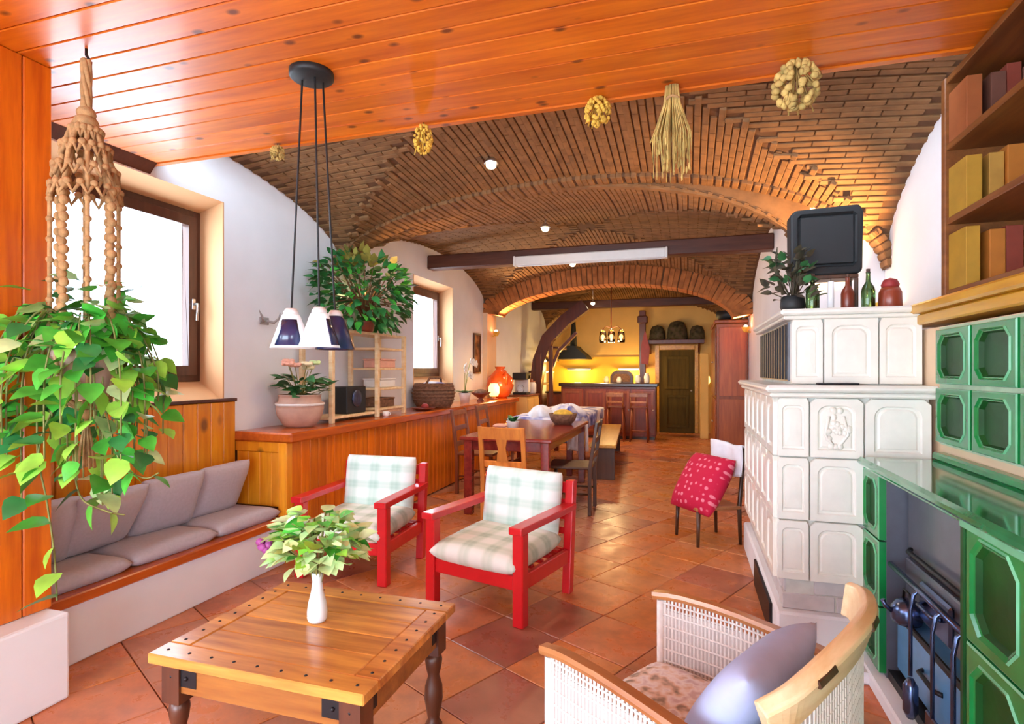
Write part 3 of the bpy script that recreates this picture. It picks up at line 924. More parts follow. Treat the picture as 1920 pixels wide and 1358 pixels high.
# ---- white wicker tub chair in the foreground
t = T('wicker_chair', 'white wicker tub chair with chestnut arm rims in the right foreground', 'chair', (-.227, 1.79, 0), R(-119.4))
def strands(b, path, z0f, z1f, step=.013, r=.0042):
    """vertical wicker strands following a plan path, from z0f(s) to z1f(s)"""
    P = [Vector((p[0], p[1], 0)) for p in path]
    ln = [0]
    for i in range(1, len(P)): ln.append(ln[-1] + (P[i] - P[i - 1]).length)
    tot = ln[-1]
    def at(s):
        for i in range(1, len(P)):
            if s <= ln[i] + 1e-9:
                f = (s - ln[i - 1]) / max(1e-9, ln[i] - ln[i - 1])
                return P[i - 1].lerp(P[i], f)
        return P[-1]
    s = 0
    while s <= tot:
        p = at(s); z0 = z0f(s / tot); z1 = z1f(s / tot)
        b.tube([(p.x, p.y, z0), (p.x, p.y, z1)], r, 5, cap=False)
        s += step
    nz = 26
    for k in range(nz + 1):
        q = k / nz
        off = .003 if k % 2 else -.003
        path3 = []
        for j in range(13):
            f = j / 12; p = at(f * tot); z0 = z0f(f); z1 = z1f(f)
            path3.append((p.x + off, p.y, z0 + (z1 - z0) * q))
        b.tube(path3, .0036, 4, cap=False)
    return at, tot
for s in (-1, 1):
    path = [(s * .285, -.0), (s * .30, .15), (s * .31, .35), (s * .315, .52), (s * .29, .60)]
    b = MB()
    strands(b, path, lambda f: .10, lambda f: .612 - .035 * max(0, f - .4) / .6)
    stuff(b.build('wicker_side', 'wicker', t, fix=False))
    bb = MB()
    bb.sweep([(x, y, .335) for x, y in path], [(-.002, -.235), (.002, -.235), (.002, .235), (-.002, .235)])
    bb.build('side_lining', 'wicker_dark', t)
    bb = MB(); bb.tube([(s * .285, -.004, .05), (s * .285, -.004, .60)], .014, 10); bb.build('front_post', 'wicker', t)
    rim = MB().sweep([(s * .283, -.03, .612), (s * .287, .03, .622), (s * .292, .08, .626), (s * .30, .18, .626), (s * .307, .27, .620), (s * .312, .36, .610), (s * .316, .45, .598), (s * .315, .52, .588), (s * .305, .58, .582)],
                     [(-.015, -.012), (.015, -.012), (.019, 0), (.015, .012), (-.015, .012), (-.019, 0)])
    rim.build('arm_rim', 'rim', t)
b = MB()
bpath = [(-.29, .60), (-.17, .645), (0, .66), (.17, .645), (.29, .60)]
strands(b, bpath, lambda f: .10, lambda f: .76 - .06 * f)
stuff(b.build('wicker_back', 'wicker', t, fix=False))
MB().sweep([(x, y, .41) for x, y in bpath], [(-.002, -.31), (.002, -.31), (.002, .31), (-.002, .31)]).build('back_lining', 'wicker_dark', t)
cr = [(-.315, .575, .765), (-.27, .615, .772), (-.15, .655, .775), (0, .668, .775), (.15, .655, .755), (.26, .63, .725), (.31, .60, .70)]
def smooth(pts, n=5):
    P = [Vector(p) for p in pts]; S = []
    for i in range(len(P) - 1):
        p0 = P[max(i - 1, 0)]; p1_ = P[i]; p2_ = P[i + 1]; p3_ = P[min(i + 2, len(P) - 1)]
        for k in range(n):
            q = k / n
            S.append(.5 * ((2 * p1_) + (p2_ - p0) * q + (2 * p0 - 5 * p1_ + 4 * p2_ - p3_) * q * q + (3 * p1_ - p0 - 3 * p2_ + p3_) * q ** 3))
    S.append(P[-1]); return S
cr = smooth(cr)
crest = MB().sweep(cr, [(-.006, -.05), (.030, -.042), (.010, .040), (-.004, .046), (-.028, .036), (-.030, .026)])
crest.build('crest_rail', 'pale_wood', t, bevel=.004)['label'] = 'pale beech crest rail with slots'
for q in (.42, .72):
    k = int(q * (len(cr) - 1))
    p = cr[k]; d = (cr[k + 1] - cr[k - 1]).normalized()
    sd = d.cross(Vector((0, 0, 1))).normalized(); up_ = sd.cross(d)
    c = p - sd * .0285 * .62 - sd * .004 + up_ * .012
    nn = (-sd * .96 + up_ * .26).normalized()
    m3 = Matrix((d, nn, d.cross(nn))).transposed().to_4x4(); m3.translation = p - sd * .0265 + up_ * .024
    inst('slot', MB().chamfer(-.036, .036, -.008, .006, -.009, .009, .003).mesh('slot', 'chair_dark'), t, mx=m3)
MB().chamfer(-.275, .275, -.0, .56, .30, .345, .006).build('seat_frame', 'wicker', t)
MB().pillow(.53, .52, .085, n=10, pw=7).build('seat_cushion', 'floral', t, (0, .25, .385))
for sx_ in (-1, 1):
    MB().tube([(sx_ * .28, .58, .0), (sx_ * .28, .58, .15)], .016, 10).build('leg', 'rim', t)
    MB().tube([(sx_ * .28, .0, .0), (sx_ * .28, .0, .1)], .016, 10).build('leg', 'rim', t)
o = MB().pillow(.42, .36, .14, n=12, pw=3.2, e=.05, seed=4).build('throw_pillow', 'blue_pillow')
o.matrix_world = Matrix.Translation((-.227, 1.79, 0)) @ Matrix.Rotation(R(-119.4), 4, 'Z') @ TR(.03, .44, .575, rx=R(58))
tag(o, 'pale blue throw pillow leaning inside the wicker tub chair', 'pillow')

# ---- cream tiled stove
t = T('tiled_stove', 'tall cream tiled stove in two tiers with floral relief tile, right of the aisle', 'stove', (0, 0, 0))
MB().chamfer(.42, 1.09, 3.07, 4.82, 0, .205, .012).build('plinth', 'plaster', t)
MB().chamfer(.405, .42, 3.22, 3.95, .02, .185, .004).build('wood_niche', 'iron', t)
MB().box(.47, 1.07, 3.13, 4.62, .2, .37).build('base_core', 'cream_joint', t)
wb_ = MB().chamfer(-.118, .118, -.05, .05, -.038, .038, .004).mesh('brick', 'whitebrick')
for r_ in range(2):
    for k in range(3):
        x = .57 + .245 * k - (.10 if r_ else 0)
        if x + .12 < 1.1 and x > .5: inst('brick', wb_, t, (x, 3.17 , .245 + .082 * r_))
    for k in range(6):
        inst('brick', wb_, t, (.51, 3.27 + .245 * k - (.10 if r_ else 0) + .08, .245 + .082 * r_), (0, 0, PI / 2))
MB().box(.435, 1.07, 3.09, 4.58, .37, 1.27).build('body_core', 'cream_joint', t)
def relief_tile(w, h, mat, d=.03, arch=True, name='tile'):
    """stove tile facing -Y, centred, with raised border and sunk arched field"""
    b = MB()
    hw_, hh = w / 2 - .003, h / 2 - .003
    iw, ih = hw_ - min(.045, w * .16), hh - .04
    def outline(a, c, n=7):
        pts = [(-a, -c), (a, -c)]
        rr = min(a, c) * .55 if arch else a * .2
        for k in range(n + 1):
            th = PI / 2 * k / n
            pts.append((a - rr + rr * math.cos(th), c - rr + rr * math.sin(th)))
        for k in range(n + 1):
            th = PI / 2 + PI / 2 * k / n
            pts.append((-a + rr + rr * math.cos(th), c - rr + rr * math.sin(th)))
        return pts
    o0 = []
    inner = outline(iw, ih)
    n = len(inner)
    # outer rectangle sampled with matching count
    for (x, z) in inner:
        k = max(abs(x) / iw, abs(z) / ih, 1e-6)
        if abs(abs(x) / iw - abs(z) / ih) < .02: o0.append((math.copysign(hw_, x), math.copysign(hh, z)))
        elif abs(x) / iw > abs(z) / ih: o0.append((math.copysign(hw_, x), z / ih * hh))
        else: o0.append((x / iw * hw_, math.copysign(hh, z)))
    rings = [(o0, .02), (o0, -d + .004), ([(x * .985, z * .985) for x, z in o0], -d), ([(x * 1.07, z * 1.05) for x, z in inner], -d), (inner, -d + .010), ([(x * .90, z * .93) for x, z in inner], -d + .011), ([(x * .80, z * .86) for x, z in inner], -d + .006), ([(x * .3, z * .4) for x, z in inner], -d + .004)]
    vs = []; fs = []
    for ring, y in rings: vs += [(x, y, z) for x, z in ring]
    for i in range(len(rings) - 1):
        for k in range(n):
            a = i * n + k; c = i * n + (k + 1) % n
            fs.append((a, c, c + n, a + n))
    fs.append(tuple(range((len(rings) - 1) * n, len(rings) * n)))
    b.add(vs, fs)
    return b
rows = [(.37, .665), (.665, .975), (.975, 1.268)]
cols = [(.42, .565), (.565, .80), (.80, 1.075)]
cache = {}
def tmesh(w, h, mat):
    k = (round(w, 3), round(h, 3), mat)
    if k not in cache:
        b = relief_tile(w, h, mat); cache[k] = b.build('tmp', mat)
        o = cache[k]; me = o.data; me.name = 'tile'; bpy.data.objects.remove(o); cache[k] = me
    return cache[k]
for (z0, z1) in rows:
    for (x0, x1) in cols:
        inst('tile', tmesh(x1 - x0, z1 - z0, 'cream'), t, ((x0 + x1) / 2, 3.09, (z0 + z1) / 2))
    for k in range(6):
        w = 1.49 / 6
        inst('tile', tmesh(w, z1 - z0, 'cream'), t, (.435, 3.085 + w * (k + .5), (z0 + z1) / 2), (0, 0, -PI / 2))
fl_ = MB()
rg = random.Random(5)
cx, cz = .682, 1.12
for k in range(26):
    a = rg.uniform(0, 2 * PI); r_ = rg.uniform(0, 1)
    fl_.sphere((cx + .06 * r_ * math.cos(a), 3.068, cz + .095 * r_ * math.sin(a)), (.017, .012, .017), 8, 6)
for s in (-1, 1):
    fl_.tube([(cx, 3.066, cz - .1), (cx + s * .05, 3.064, cz - .03), (cx + s * .03, 3.064, cz + .06)], .008, 6)
fl_.build('floral_relief', 'cream', t)['label'] = 'raised flower bouquet relief'
cor = MB()
cor.chamfer(.385, 1.09, 3.035, 4.63, 1.268, 1.292, .008); cor.chamfer(.365, 1.095, 3.015, 4.65, 1.294, 1.328, .012)
cor.build('lower_cornice', 'cream', t)
MB().box(.515, 1.09, 3.225, 4.45, 1.328, 1.665).build('upper_core', 'cream_joint', t)
for (x0, x1) in ((.505, .655), (.655, .90), (.90, 1.085)):
    inst('tile', tmesh(x1 - x0, .335, 'cream'), t, ((x0 + x1) / 2, 3.23, 1.497))
cor = MB(); cor.chamfer(.47, 1.09, 3.19, 4.48, 1.662, 1.682, .006); cor.chamfer(.455, 1.095, 3.175, 4.5, 1.683, 1.715, .01)
cor.build('upper_cornice', 'cream', t)
g = MB(); g.box(.498, .512, 3.25, 4.42, 1.345, 1.65); g.build('grille_plate', 'oven', t)
gb = MB().box(-.006, .006, -.012, .012, -.145, .145).mesh('grille_bar', 'iron')
for k in range(12): inst('grille_bar', gb, t, (.495, 3.30 + .095 * k, 1.497))
g = MB(); g.chamfer(.62, .80, 3.14, 3.20, 1.329, 1.338, .002); g.build('soot_slide', 'iron', t)
# whitewashed hearth step
struct(MB().chamfer(.40, 1.095, 2.86, 3.068, 0, .055, .012).build('trim_6', 'plaster'))

# ---- green tiled cooking range
t = T('tiled_range', 'green tiled cooking range with dark oven doors, built against the chimney breast', 'range', (0, 0, 0))
FX = .80
MB().box(FX + .03, 1.099, 2.03, 2.835, .06, .1).build('niche_floor', 'iron', t)
MB().box(1.02, 1.099, 2.03, 2.835, .06, .955).build('niche_back', 'oven', t)
MB().box(FX + .025, 1.099, 2.835, 3.066, .06, .955).build('corner_core', 'oven', t)
MB().box(FX + .02, 1.099, .35, 2.03, .06, .955).build('side_core', 'cream_joint', t)
MB().chamfer(.765, 1.099, .35, 3.068, 0, .062, .008).build('plinth', 'plaster', t)
TOPB = MB().chamfer(.752, 1.099, .35, 3.0, .962, 1.0, .012); TOPB.chamfer(.785, 1.099, .36, 3.0, .938, .962, .006)
TOPB.build('top_slab', 'green_top', t)
MB().chamfer(1.05, 1.099, .35, 3.0, 1.0, 1.035, .008).build('back_ledge', 'green', t)
def green_tile(w, h, name='tile'):
    """glazed tile facing -X (local -Y) with a sunk octagonal dish; three materials"""
    b = MB(); fm = []
    hw_, hh = w / 2 - .004, h / 2 - .004
    def octo(a, c, k=.32):
        q = min(a, c) * 2 * k * .62
        return [(-a + q, -c), (a - q, -c), (a, -c + q), (a, c - q), (a - q, c), (-a + q, c), (-a, c - q), (-a, -c + q)]
    def rect(a, c):
        q = min(a, c) * .62 * .64
        return [(-a + q, -c), (a - q, -c), (a, -c), (a, c), (a - q, c), (-a + q, c), (-a, c), (-a, -c)]
    a1, c1 = hw_ * .80, hh * .82
    rings = [(rect(hw_, hh), .02, 0), (rect(hw_, hh), -.022, 1), (rect(hw_ * .96, hh * .965), -.026, 0), (octo(a1, c1), -.026, 1), (octo(a1 * .96, c1 * .965), -.031, 0), (octo(a1 * .90, c1 * .91), -.024, 0), (octo(a1 * .85, c1 * .87), -.022, 2), (octo(a1 * .75, c1 * .8), -.009, 2), (octo(a1 * .25, c1 * .3), -.006, 2)]
    vs = []; fs = []; n = 8
    for ring, y, _ in rings: vs += [(x, y, z) for x, z in ring]
    for i in range(len(rings) - 1):
        for k in range(n):
            a = i * n + k; c = i * n + (k + 1) % n
            fs.append((a, c, c + n, a + n)); fm.append(rings[i][2])
    fs.append(tuple(range((len(rings) - 1) * n, len(rings) * n))); fm.append(2)
    me = bpy.data.meshes.new(name); me.from_pydata(vs, [], fs)
    for q in ('green', 'green_line', 'green_dark'): me.materials.append(M[q])
    import bmesh
    me.polygons.foreach_set('material_index', fm)
    bm = bmesh.new(); bm.from_mesh(me); bmesh.ops.recalc_face_normals(bm, faces=bm.faces); bm.to_mesh(me); bm.free()
    return me
gs = green_tile(.235, .29); gw = green_tile(.33, .36)
for k in range(3):
    inst('tile', gs, t, (FX + .02, 2.952, .80 - .29 * k), (0, 0, -PI / 2))
for c in range(5):
    for r_ in range(2):
        inst('tile', gw, t, (FX + .02, 1.862 - .33 * c, .775 - .36 * r_), (0, 0, -PI / 2))
MB().box(FX + .0, FX + .02, .35, 2.028, .06, .235).build('base_band', 'green', t)
MB().chamfer(FX - .02, FX + .02, .36, 2.03, .93, .958, .004).build('edge_strip', 'green_line', t)
MB().chamfer(FX - .01, FX + .06, 2.025, 2.05, .06, .955, .004).build('niche_jamb', 'green_dark', t)
# oven doors and iron work inside the niche
d = MB().chamfer(.90, .94, 2.06, 2.82, .62, .93, .006).build('oven_door', 'oven', t)
MB().tube([(.885, 2.12, .655), (.87, 2.14, .65), (.87, 2.72, .65), (.885, 2.74, .655)], .010, 8).build('handle', 'iron', d)
d = MB().chamfer(.89, .94, 2.06, 2.82, .40, .60, .006).build('fire_door', 'oven', t)
MB().chamfer(.872, .89, 2.34, 2.62, .42, .57, .01).build('door_plate', 'steel_blue', d)
MB().tube([(.87, 2.40, .50), (.845, 2.42, .50), (.845, 2.54, .50), (.87, 2.56, .50)], .009, 8).build('handle', 'steel_blue', d)
d = MB().chamfer(.86, .94, 2.06, 2.82, .12, .37, .006).build('ash_drawer', 'ovenblue', t)
MB().chamfer(.845, .86, 2.06, 2.82, .352, .378, .004).build('drawer_lip', 'iron', d)
MB().tube([(.86, 2.36, .25), (.84, 2.38, .25), (.84, 2.52, .25), (.86, 2.54, .25)], .009, 8).build('handle', 'iron', d)
MB().tube([(.83, 2.07, .57), (.83, 2.80, .57)], .012, 10).build('towel_bar', 'steel_blue', t)
irons = T('fire_iron_set', 'blued steel fire irons hanging from the bar in front of the oven', 'fire irons', (.80, 2.4, 0))
MB().tube([(.0, -.28, .08), (.0, -.28, .50), (.012, -.275, .555), (.03, -.28, .575), (.035, -.29, .55)], .008, 8).build('poker', 'steel_blue', irons)
b = MB(); b.tube([(.0, -.12, .20), (.0, -.12, .50), (.012, -.115, .555), (.03, -.12, .575), (.035, -.13, .55)], .007, 8)
b.chamfer(-.006, .006, -.17, -.07, .08, .21, .004); b.build('shovel', 'steel_blue', irons)
b = MB(); b.tube([(.0, .08, .25), (.0, .08, .50), (.012, .085, .555), (.03, .08, .575), (.035, .07, .55)], .007, 8)
b.lathe([(.012, 0), (.026, .03), (.026, .12), (.010, .15)], (0, .08, .09), 10); b.build('brush', 'steel_blue', irons)
kt = T('kettle', 'small blued steel kettle on the ledge of the oven niche', 'kettle', (.845, 2.66, .379))
MB().lathe([(.05, 0), (.058, .02), (.056, .06), (.035, .09), (.0, .095)], n=16).build('body', 'steel_blue', kt)
MB().tube([(-.05, 0, .04), (-.075, 0, .06), (-.085, 0, .085)], .009, 8).build('spout', 'steel_blue', kt)
MB().tube([(0, -.045, .075), (0, -.03, .125), (0, .03, .125), (0, .045, .075)], .005, 8).build('handle', 'iron', kt)

# ---- green wall tiles above the range, mantel beam
t = struct(MB().box(1.076, 1.0995, .50, 2.99, 1.072, 1.592).build('trim_7', 'grout_light'))
gt = green_tile(.325, .245)
for c in range(7):
    for r_ in range(2):
        inst('tile', gt, t, (1.076, 2.805 - .335 * c, 1.46 - .256 * r_), (0, 0, -PI / 2))
mb_ = T('mantel_beam', 'honey oak mantel beam above the green wall tiles', 'mantel', (0, 0, 0))
MB().chamfer(1.06, 1.46, -.5, 3.42, 1.62, 1.672, .008).build('beam', 'mantel', mb_)
MB().chamfer(1.03, 1.46, -.5, 3.45, 1.673, 1.72, .01).build('shelf', 'mantel', mb_)

# ---- bookshelf on the mantel, with upright volumes at its far end
t = T('bookshelf', 'dark brown wooden bookshelf standing on the mantel beam at the right edge', 'bookshelf', (0, 0, 0))
MB().chamfer(1.08, 1.455, 2.945, 2.985, 1.722, 2.69, .004).build('end_panel', 'shelfwood', t)
MB().chamfer(1.43, 1.458, .9, 2.944, 1.722, 2.69, .003).build('back_panel', 'shelfwood', t)
for k, z in enumerate((1.724, 2.04, 2.365, 2.66)):
    MB().chamfer(1.085, 1.429, .9, 2.944, z, z + .028, .003).build('shelf_board', 'shelfwood', t)
MB().chamfer(1.075, 1.11, 1.0, 1.04, 1.754, 2.66, .003).build('front_post', 'shelfwood', t)
rg = random.Random(21)
rowname = ['bottom', 'middle', 'top']
hues = ['mustard', 'orange', 'dark red', 'ochre', 'rust brown', 'dark brown']
for r_, z in enumerate((1.753, 2.069, 2.394)):
    x = 1.093
    seq = [(0, 1, 2, 4), (0, 3, 1, 2), (4, 5, 2, 5)][r_]
    for k, ci in enumerate(seq):
        w = rg.uniform(.048, .06); h = rg.uniform(.215, .255); dp = rg.uniform(.15, .17)
        y1 = 2.942
        if k == 1: x += .026
        bk = T('book', '', 'book', (x + w / 2, y1 - dp / 2, z), 0, 'books at the far end of the shelf')
        b = MB(); b.chamfer(-w / 2, w / 2, -dp / 2, -dp / 2 + .006, 0, h, .002)
        b.chamfer(-w / 2, -w / 2 + .004, -dp / 2 + .003, dp / 2, 0, h, .0015); b.chamfer(w / 2 - .004, w / 2, -dp / 2 + .003, dp / 2, 0, h, .0015)
        b.build('cover', 'book%d' % ci, bk)
        MB().box(-w / 2 + .0045, w / 2 - .0045, -dp / 2 + .007, dp / 2 - .004, .004, h - .005).build('pages', 'paper', bk)
        pos = ['leftmost', 'second from the left', 'third from the left', 'rightmost'][k]
        bk['label'] = '%s thick book standing %s on the %s shelf of the bookshelf' % (hues[ci], pos, rowname[r_])
        x += w + .004

# ---- things on top of the stove
ZT = 1.7155
t = T('television', 'old black rounded television on a legged stand, on top of the stove', 'television', (.725, 3.52, ZT))
b = MB(); b.prism([(-.175, .225), (-.165, .205), (.165, .215), (.18, .235), (.185, .55), (.165, .592), (-.15, .58), (-.178, .555)], 'Y', -.03, .10)
b.build('cabinet', 'black', t, bevel=.02)
MB().chamfer(-.145, .15, -.042, -.028, .255, .55, .02).build('screen', 'black', t)
MB().chamfer(-.15, .16, -.03, .12, .19, .212, .004).build('stand_shelf', 'chair_dark', t)
lm = MB().tube([(0, 0, 0), (0, 0, .19)], .011, 8).mesh('leg', 'chair_dark')
for x in (-.14, .15):
    for y in (-.02, .11): inst('leg', lm, t, (x, y, 0))
def bottle(label, loc, mat, h=.2, r=.03, cork='chair_dark'):
    t = T('bottle', label, 'bottle', loc, 0, 'bottles on the stove')
    MB().lathe([(r * .9, 0), (r, .008), (r, h * .5), (r * .85, h * .6), (r * .35, h * .75), (r * .3, h * .95), (r * .36, h)], n=14).build('body', mat, t)
    MB().lathe([(r * .28, h - .004), (r * .3, h + .016), (.0, h + .018)], n=10).build('cork', cork, t)
bottle('dark green bottle under the television, left of the white candle', (.635, 3.36, ZT), 'glass_green', .185, .034)
bottle('brown bottle under the middle of the television', (.80, 3.36, ZT), 'bar_wood', .175, .032)
bottle('olive bottle at the right edge of the television stand', (.90, 3.38, ZT), 'glass_green', .20, .033)
t = T('candle', 'slim white candle standing between bottles below the television', 'candle', (.715, 3.33, ZT))
MB().lathe([(.016, 0), (.016, .15), (.006, .154), (0, .154)], n=12).build('wax', 'porcelain', t)
MB().tube([(0, 0, .152), (.001, 0, .168)], .0015, 5).build('wick', 'cord', t)
t = T('lantern', 'dark brown jar lantern with red wax top, rightmost on the stove', 'lantern', (1.0, 3.38, ZT))
MB().lathe([(.045, 0), (.055, .015), (.052, .09), (.04, .115)], n=16).build('jar', 'bar_wood', t)
MB().lathe([(.038, .112), (.042, .13), (.03, .155), (0, .165)], n=14).build('wax_top', 'rubber_red', t)
t = T('dried_arrangement', 'dark bushy dried foliage in a black pot at the left end of the stove top', 'dried plant', (.545, 3.40, ZT))
MB().lathe([(.05, 0), (.065, .03), (.06, .08), (.05, .09)], n=14).build('pot', 'black', t)
rg = random.Random(8)
dl = [leaf_mesh('leaf', 'darkplant', .05, .075), leaf_mesh('leaf', 'leaf_e', .05, .075)]
sm = MB()
for k in range(90):
    a = rg.uniform(0, 2 * PI); r_ = rg.uniform(.02, .12); z = rg.uniform(.05, .30)
    p = Vector((math.cos(a) * r_ - .02, math.sin(a) * r_ * .8 - .03, z * (1.15 - r_ * 1.4)))
    place_leaf(dl[k % 4 == 0], t, p, (math.cos(a), math.sin(a), rg.uniform(-.3, 1.2)), rg.uniform(-1, 1), rg.uniform(.6, 1.1))
    if k % 5 == 0: sm.tube([(0, 0, .06), tuple(p)], .003, 5)
for q in (-.09, .02):
    sm.tube([(q * .5, 0, .1), (q, -.02, .25), (q + .01, -.02, .36)], [.012, .012, .002], 6)
stuff(sm.build('twig', 'darkplant', t))

# ---- polka dot chair by the stove
t = T('side_chair', 'small dark wooden chair with thin legs beside the tiled stove', 'chair', (.14, 4.95, 0), R(-62))
MB().chamfer(-.20, .20, -.19, .20, .285, .315, .006).build('seat', 'rim', t)
for x in (-.18, .18):
    MB().tube([(x, -.17, 0), (x * .95, -.16, .29)], [.013, .018], 8).build('leg', 'chair_dark', t)
    MB().tube([(x, .20, 0), (x, .19, .3), (x, .232, .775)], [.013, .018, .012], 8).build('leg', 'chair_dark', t)
MB().chamfer(-.17, .17, .215, .235, .68, .79, .004).build('back_rail', 'chair_dark', t)
o = MB().pillow(.48, .50, .20, n=12, pw=3.5, seed=2).build('polka_cushion', 'polka')
o.matrix_world = Matrix.Translation((.14, 4.95, 0)) @ Matrix.Rotation(R(-62), 4, 'Z') @ TR(.03, -.05, .475, rx=R(58), rz=R(10))
tag(o, 'big red cushion with pale polka dots piled on the side chair', 'cushion')
b = MB()
def drape(u, v):
    x = -.24 + .48 * u
    s = v * .56 - .25
    if s < 0: y, z = .178 - .02 * math.sin(u * 9), .80 + s
    else: y, z = .272 + .012 * math.sin(u * 11) + .02 * s, .80 - s * .9
    return (x + .02 * math.sin(6 * v), y, z + .01 * math.sin(u * 7))
b.grid(drape, 16, 18)
o = b.build('white_cloth', 'whitecloth', None, (.14, 4.95, 0), (0, 0, R(-62)), fix=False, solid=.012)
tag(o, 'white cloth hung over the back of the side chair next to the stove', 'cloth')

# ---- pendant lamp with three shades
t = T('pendant_lamp', 'black cable pendant lamp with three cone shades above the coffee table', 'lamp', (-1.587, 2.12, CZ - .004))
MB().lathe([(.0, -.03), (.085, -.03), (.095, -.022), (.095, 0)], n=24).build('canopy', 'black', t)
sh = [(-.10, -.01, -1.07, 'shade'), (.055, -.02, -1.07, 'shade'), (.066, .08, -1.075, 'navy')]
for k, (x, y, z, m_) in enumerate(sh):
    MB().tube([(x * .45, y * .5, -.03), (x, y, z)], .0045, 6).build('cable', 'cord', t)
    c = MB().lathe([(.030, z), (.034, z + .012), (.022, z + .03), (.0, z + .032)], c=(x, y, 0), n=14)
    c.build('socket', 'pot_white', t)
    s_ = MB().lathe([(.034, z + .004), (.040, z - .005), (.088, z - .145), (.086, z - .147), (.037, z - .010)], c=(x, y, 0), n=28).build('lamp_shade', m_, t)
    if m_ == 'navy': s_['label'] = 'navy blue cone shade'
    else:
        # navy glass panel let into the white shade
        vs = []; fs = []
        a0 = R(-62 if k == 0 else 10); wd_ = R(40 if k == 0 else 30)
        for i in range(9):
            a = a0 - wd_ + 2 * wd_ * i / 8
            for f in (.12, .94):
                r_ = .040 + (.088 - .040) * f + .0015; zz = z - .005 - .140 * f
                vs.append((x + r_ * math.cos(a), y + r_ * math.sin(a), zz))
        for i in range(8): fs.append((2 * i, 2 * i + 1, 2 * i + 3, 2 * i + 2))
        MB().add(vs, fs, True).build('navy_panel', 'navy', s_, solid=.002)
        MB().sphere((x, y, z - .07), .022, 10, 8).build('bulb', 'pot_white', s_)

# ---- hanging pothos in macrame
t = T('macrame_hanger', 'knotted jute macrame plant hanger on the plank ceiling by the pier', 'plant hanger', (-2.35, 1.69, 0))
MB().tube([(0, 0, CZ - .004), (0, 0, CZ - .03), (.012, 0, CZ - .045), (0, 0, CZ - .06)], .006, 6).build('hook', 'iron', t)
b = MB()
for k in range(5):
    a = k * 2 * PI / 5
    b.tube([(.012 * math.cos(a + z * 14), .012 * math.sin(a + z * 14), CZ - .05 - z) for z in [i * .02 for i in range(12)]], .010, 6)
b.build('top_braid', 'jute', t)
b = MB(); b.sphere((0, 0, 2.45), (.035, .035, .03)); b.sphere((0, 0, 2.41), (.045, .045, .035)); b.build('top_knot', 'jute', t)
rg = random.Random(2)
for k in range(8):
    a = k * PI / 4 + .2
    ca, sa = math.cos(a), math.sin(a)
    b = MB()
    # plain strand to the belly, twisted cord below, then gathered under the pot
    rad = lambda z: .03 + .085 * min(1, max(0, (2.43 - z) / .30)) + .008 * math.sin(z * 20 + k)
    p = [(rad(z) * ca, rad(z) * sa, z) for z in [2.43 - .04 * i for i in range(9)]]
    b.tube(p, .010, 6)
    if k % 2 == 0:
        for i in range(17):
            z = 2.13 - .032 * i
            b.sphere((rad(2.1) * ca + .006 * (-1) ** i, rad(2.1) * sa, z), (.018, .018, .021), 7, 5)
    else:
        b.tube([(rad(2.1) * ca * (1 + .0 * z), rad(2.1) * sa, 2.12 - .04 * z) for z in range(14)], .009, 6)
        for i in range(6): b.sphere((rad(2.1) * ca, rad(2.1) * sa, 2.08 - .08 * i), (.015, .015, .014), 7, 5)
    b.tube([(rad(2.1) * ca, rad(2.1) * sa, 1.60), (.14 * ca, .14 * sa, 1.45), (.10 * ca, .10 * sa, 1.30), (.02 * ca, .02 * sa, 1.24)], .008, 6)
    b.build('cord', 'jute', t)
for zz, rr in ((2.38, .05), (2.31, .08), (2.22, .105), (2.14, .115)):
    b = MB()
    n = 16
    for i in range(n):
        a = 2 * PI * i / n
        b.tube([(rr * math.cos(a), rr * math.sin(a), zz), (rr * 1.05 * math.cos(a + PI / n), rr * 1.05 * math.sin(a + PI / n), zz - .045), (rr * math.cos(a + 2 * PI / n), rr * math.sin(a + 2 * PI / n), zz)], .008, 5)
        b.sphere((rr * math.cos(a), rr * math.sin(a), zz), .015, 6, 5)
    b.build('knotted_band', 'jute', t)
b = MB(); b.sphere((0, 0, 1.24), (.03, .03, .04))
for i in range(14):
    a = rg.uniform(0, 2 * PI); b.tube([(0, 0, 1.22), (.02 * math.cos(a), .02 * math.sin(a), 1.1), (.03 * math.cos(a), .03 * math.sin(a), 1.0)], .004, 5)
b.build('tassel', 'jute', t)
t = T('hanging_pot', 'terracotta pot held inside the macrame hanger, buried in leaves', 'pot', (-2.35, 1.69, 1.285))
MB().lathe([(.075, 0), (.10, .05), (.115, .16), (.125, .17), (.125, .20), (.108, .20), (.10, .16), (.0, .155)], n=20).build('pot_body', 'terracotta', t)
t = T('trailing_pothos', 'lush trailing pothos plant spilling from the macrame hanger by the window', 'plant', (-2.35, 1.69, 0))
pm_ = [leaf_mesh('leaf', m_, .092, .11, .18, curl=.2) for m_ in ('leaf_a', 'leaf_b', 'leaf_c', 'leaf_d', 'leaf_a')]
rg = random.Random(14)
vines = MB()
U = Vector((math.cos(R(17.3)), math.sin(R(17.3)), 0)); Wv = Vector((-math.sin(R(17.3)), math.cos(R(17.3)), 0))
nleaf = 0
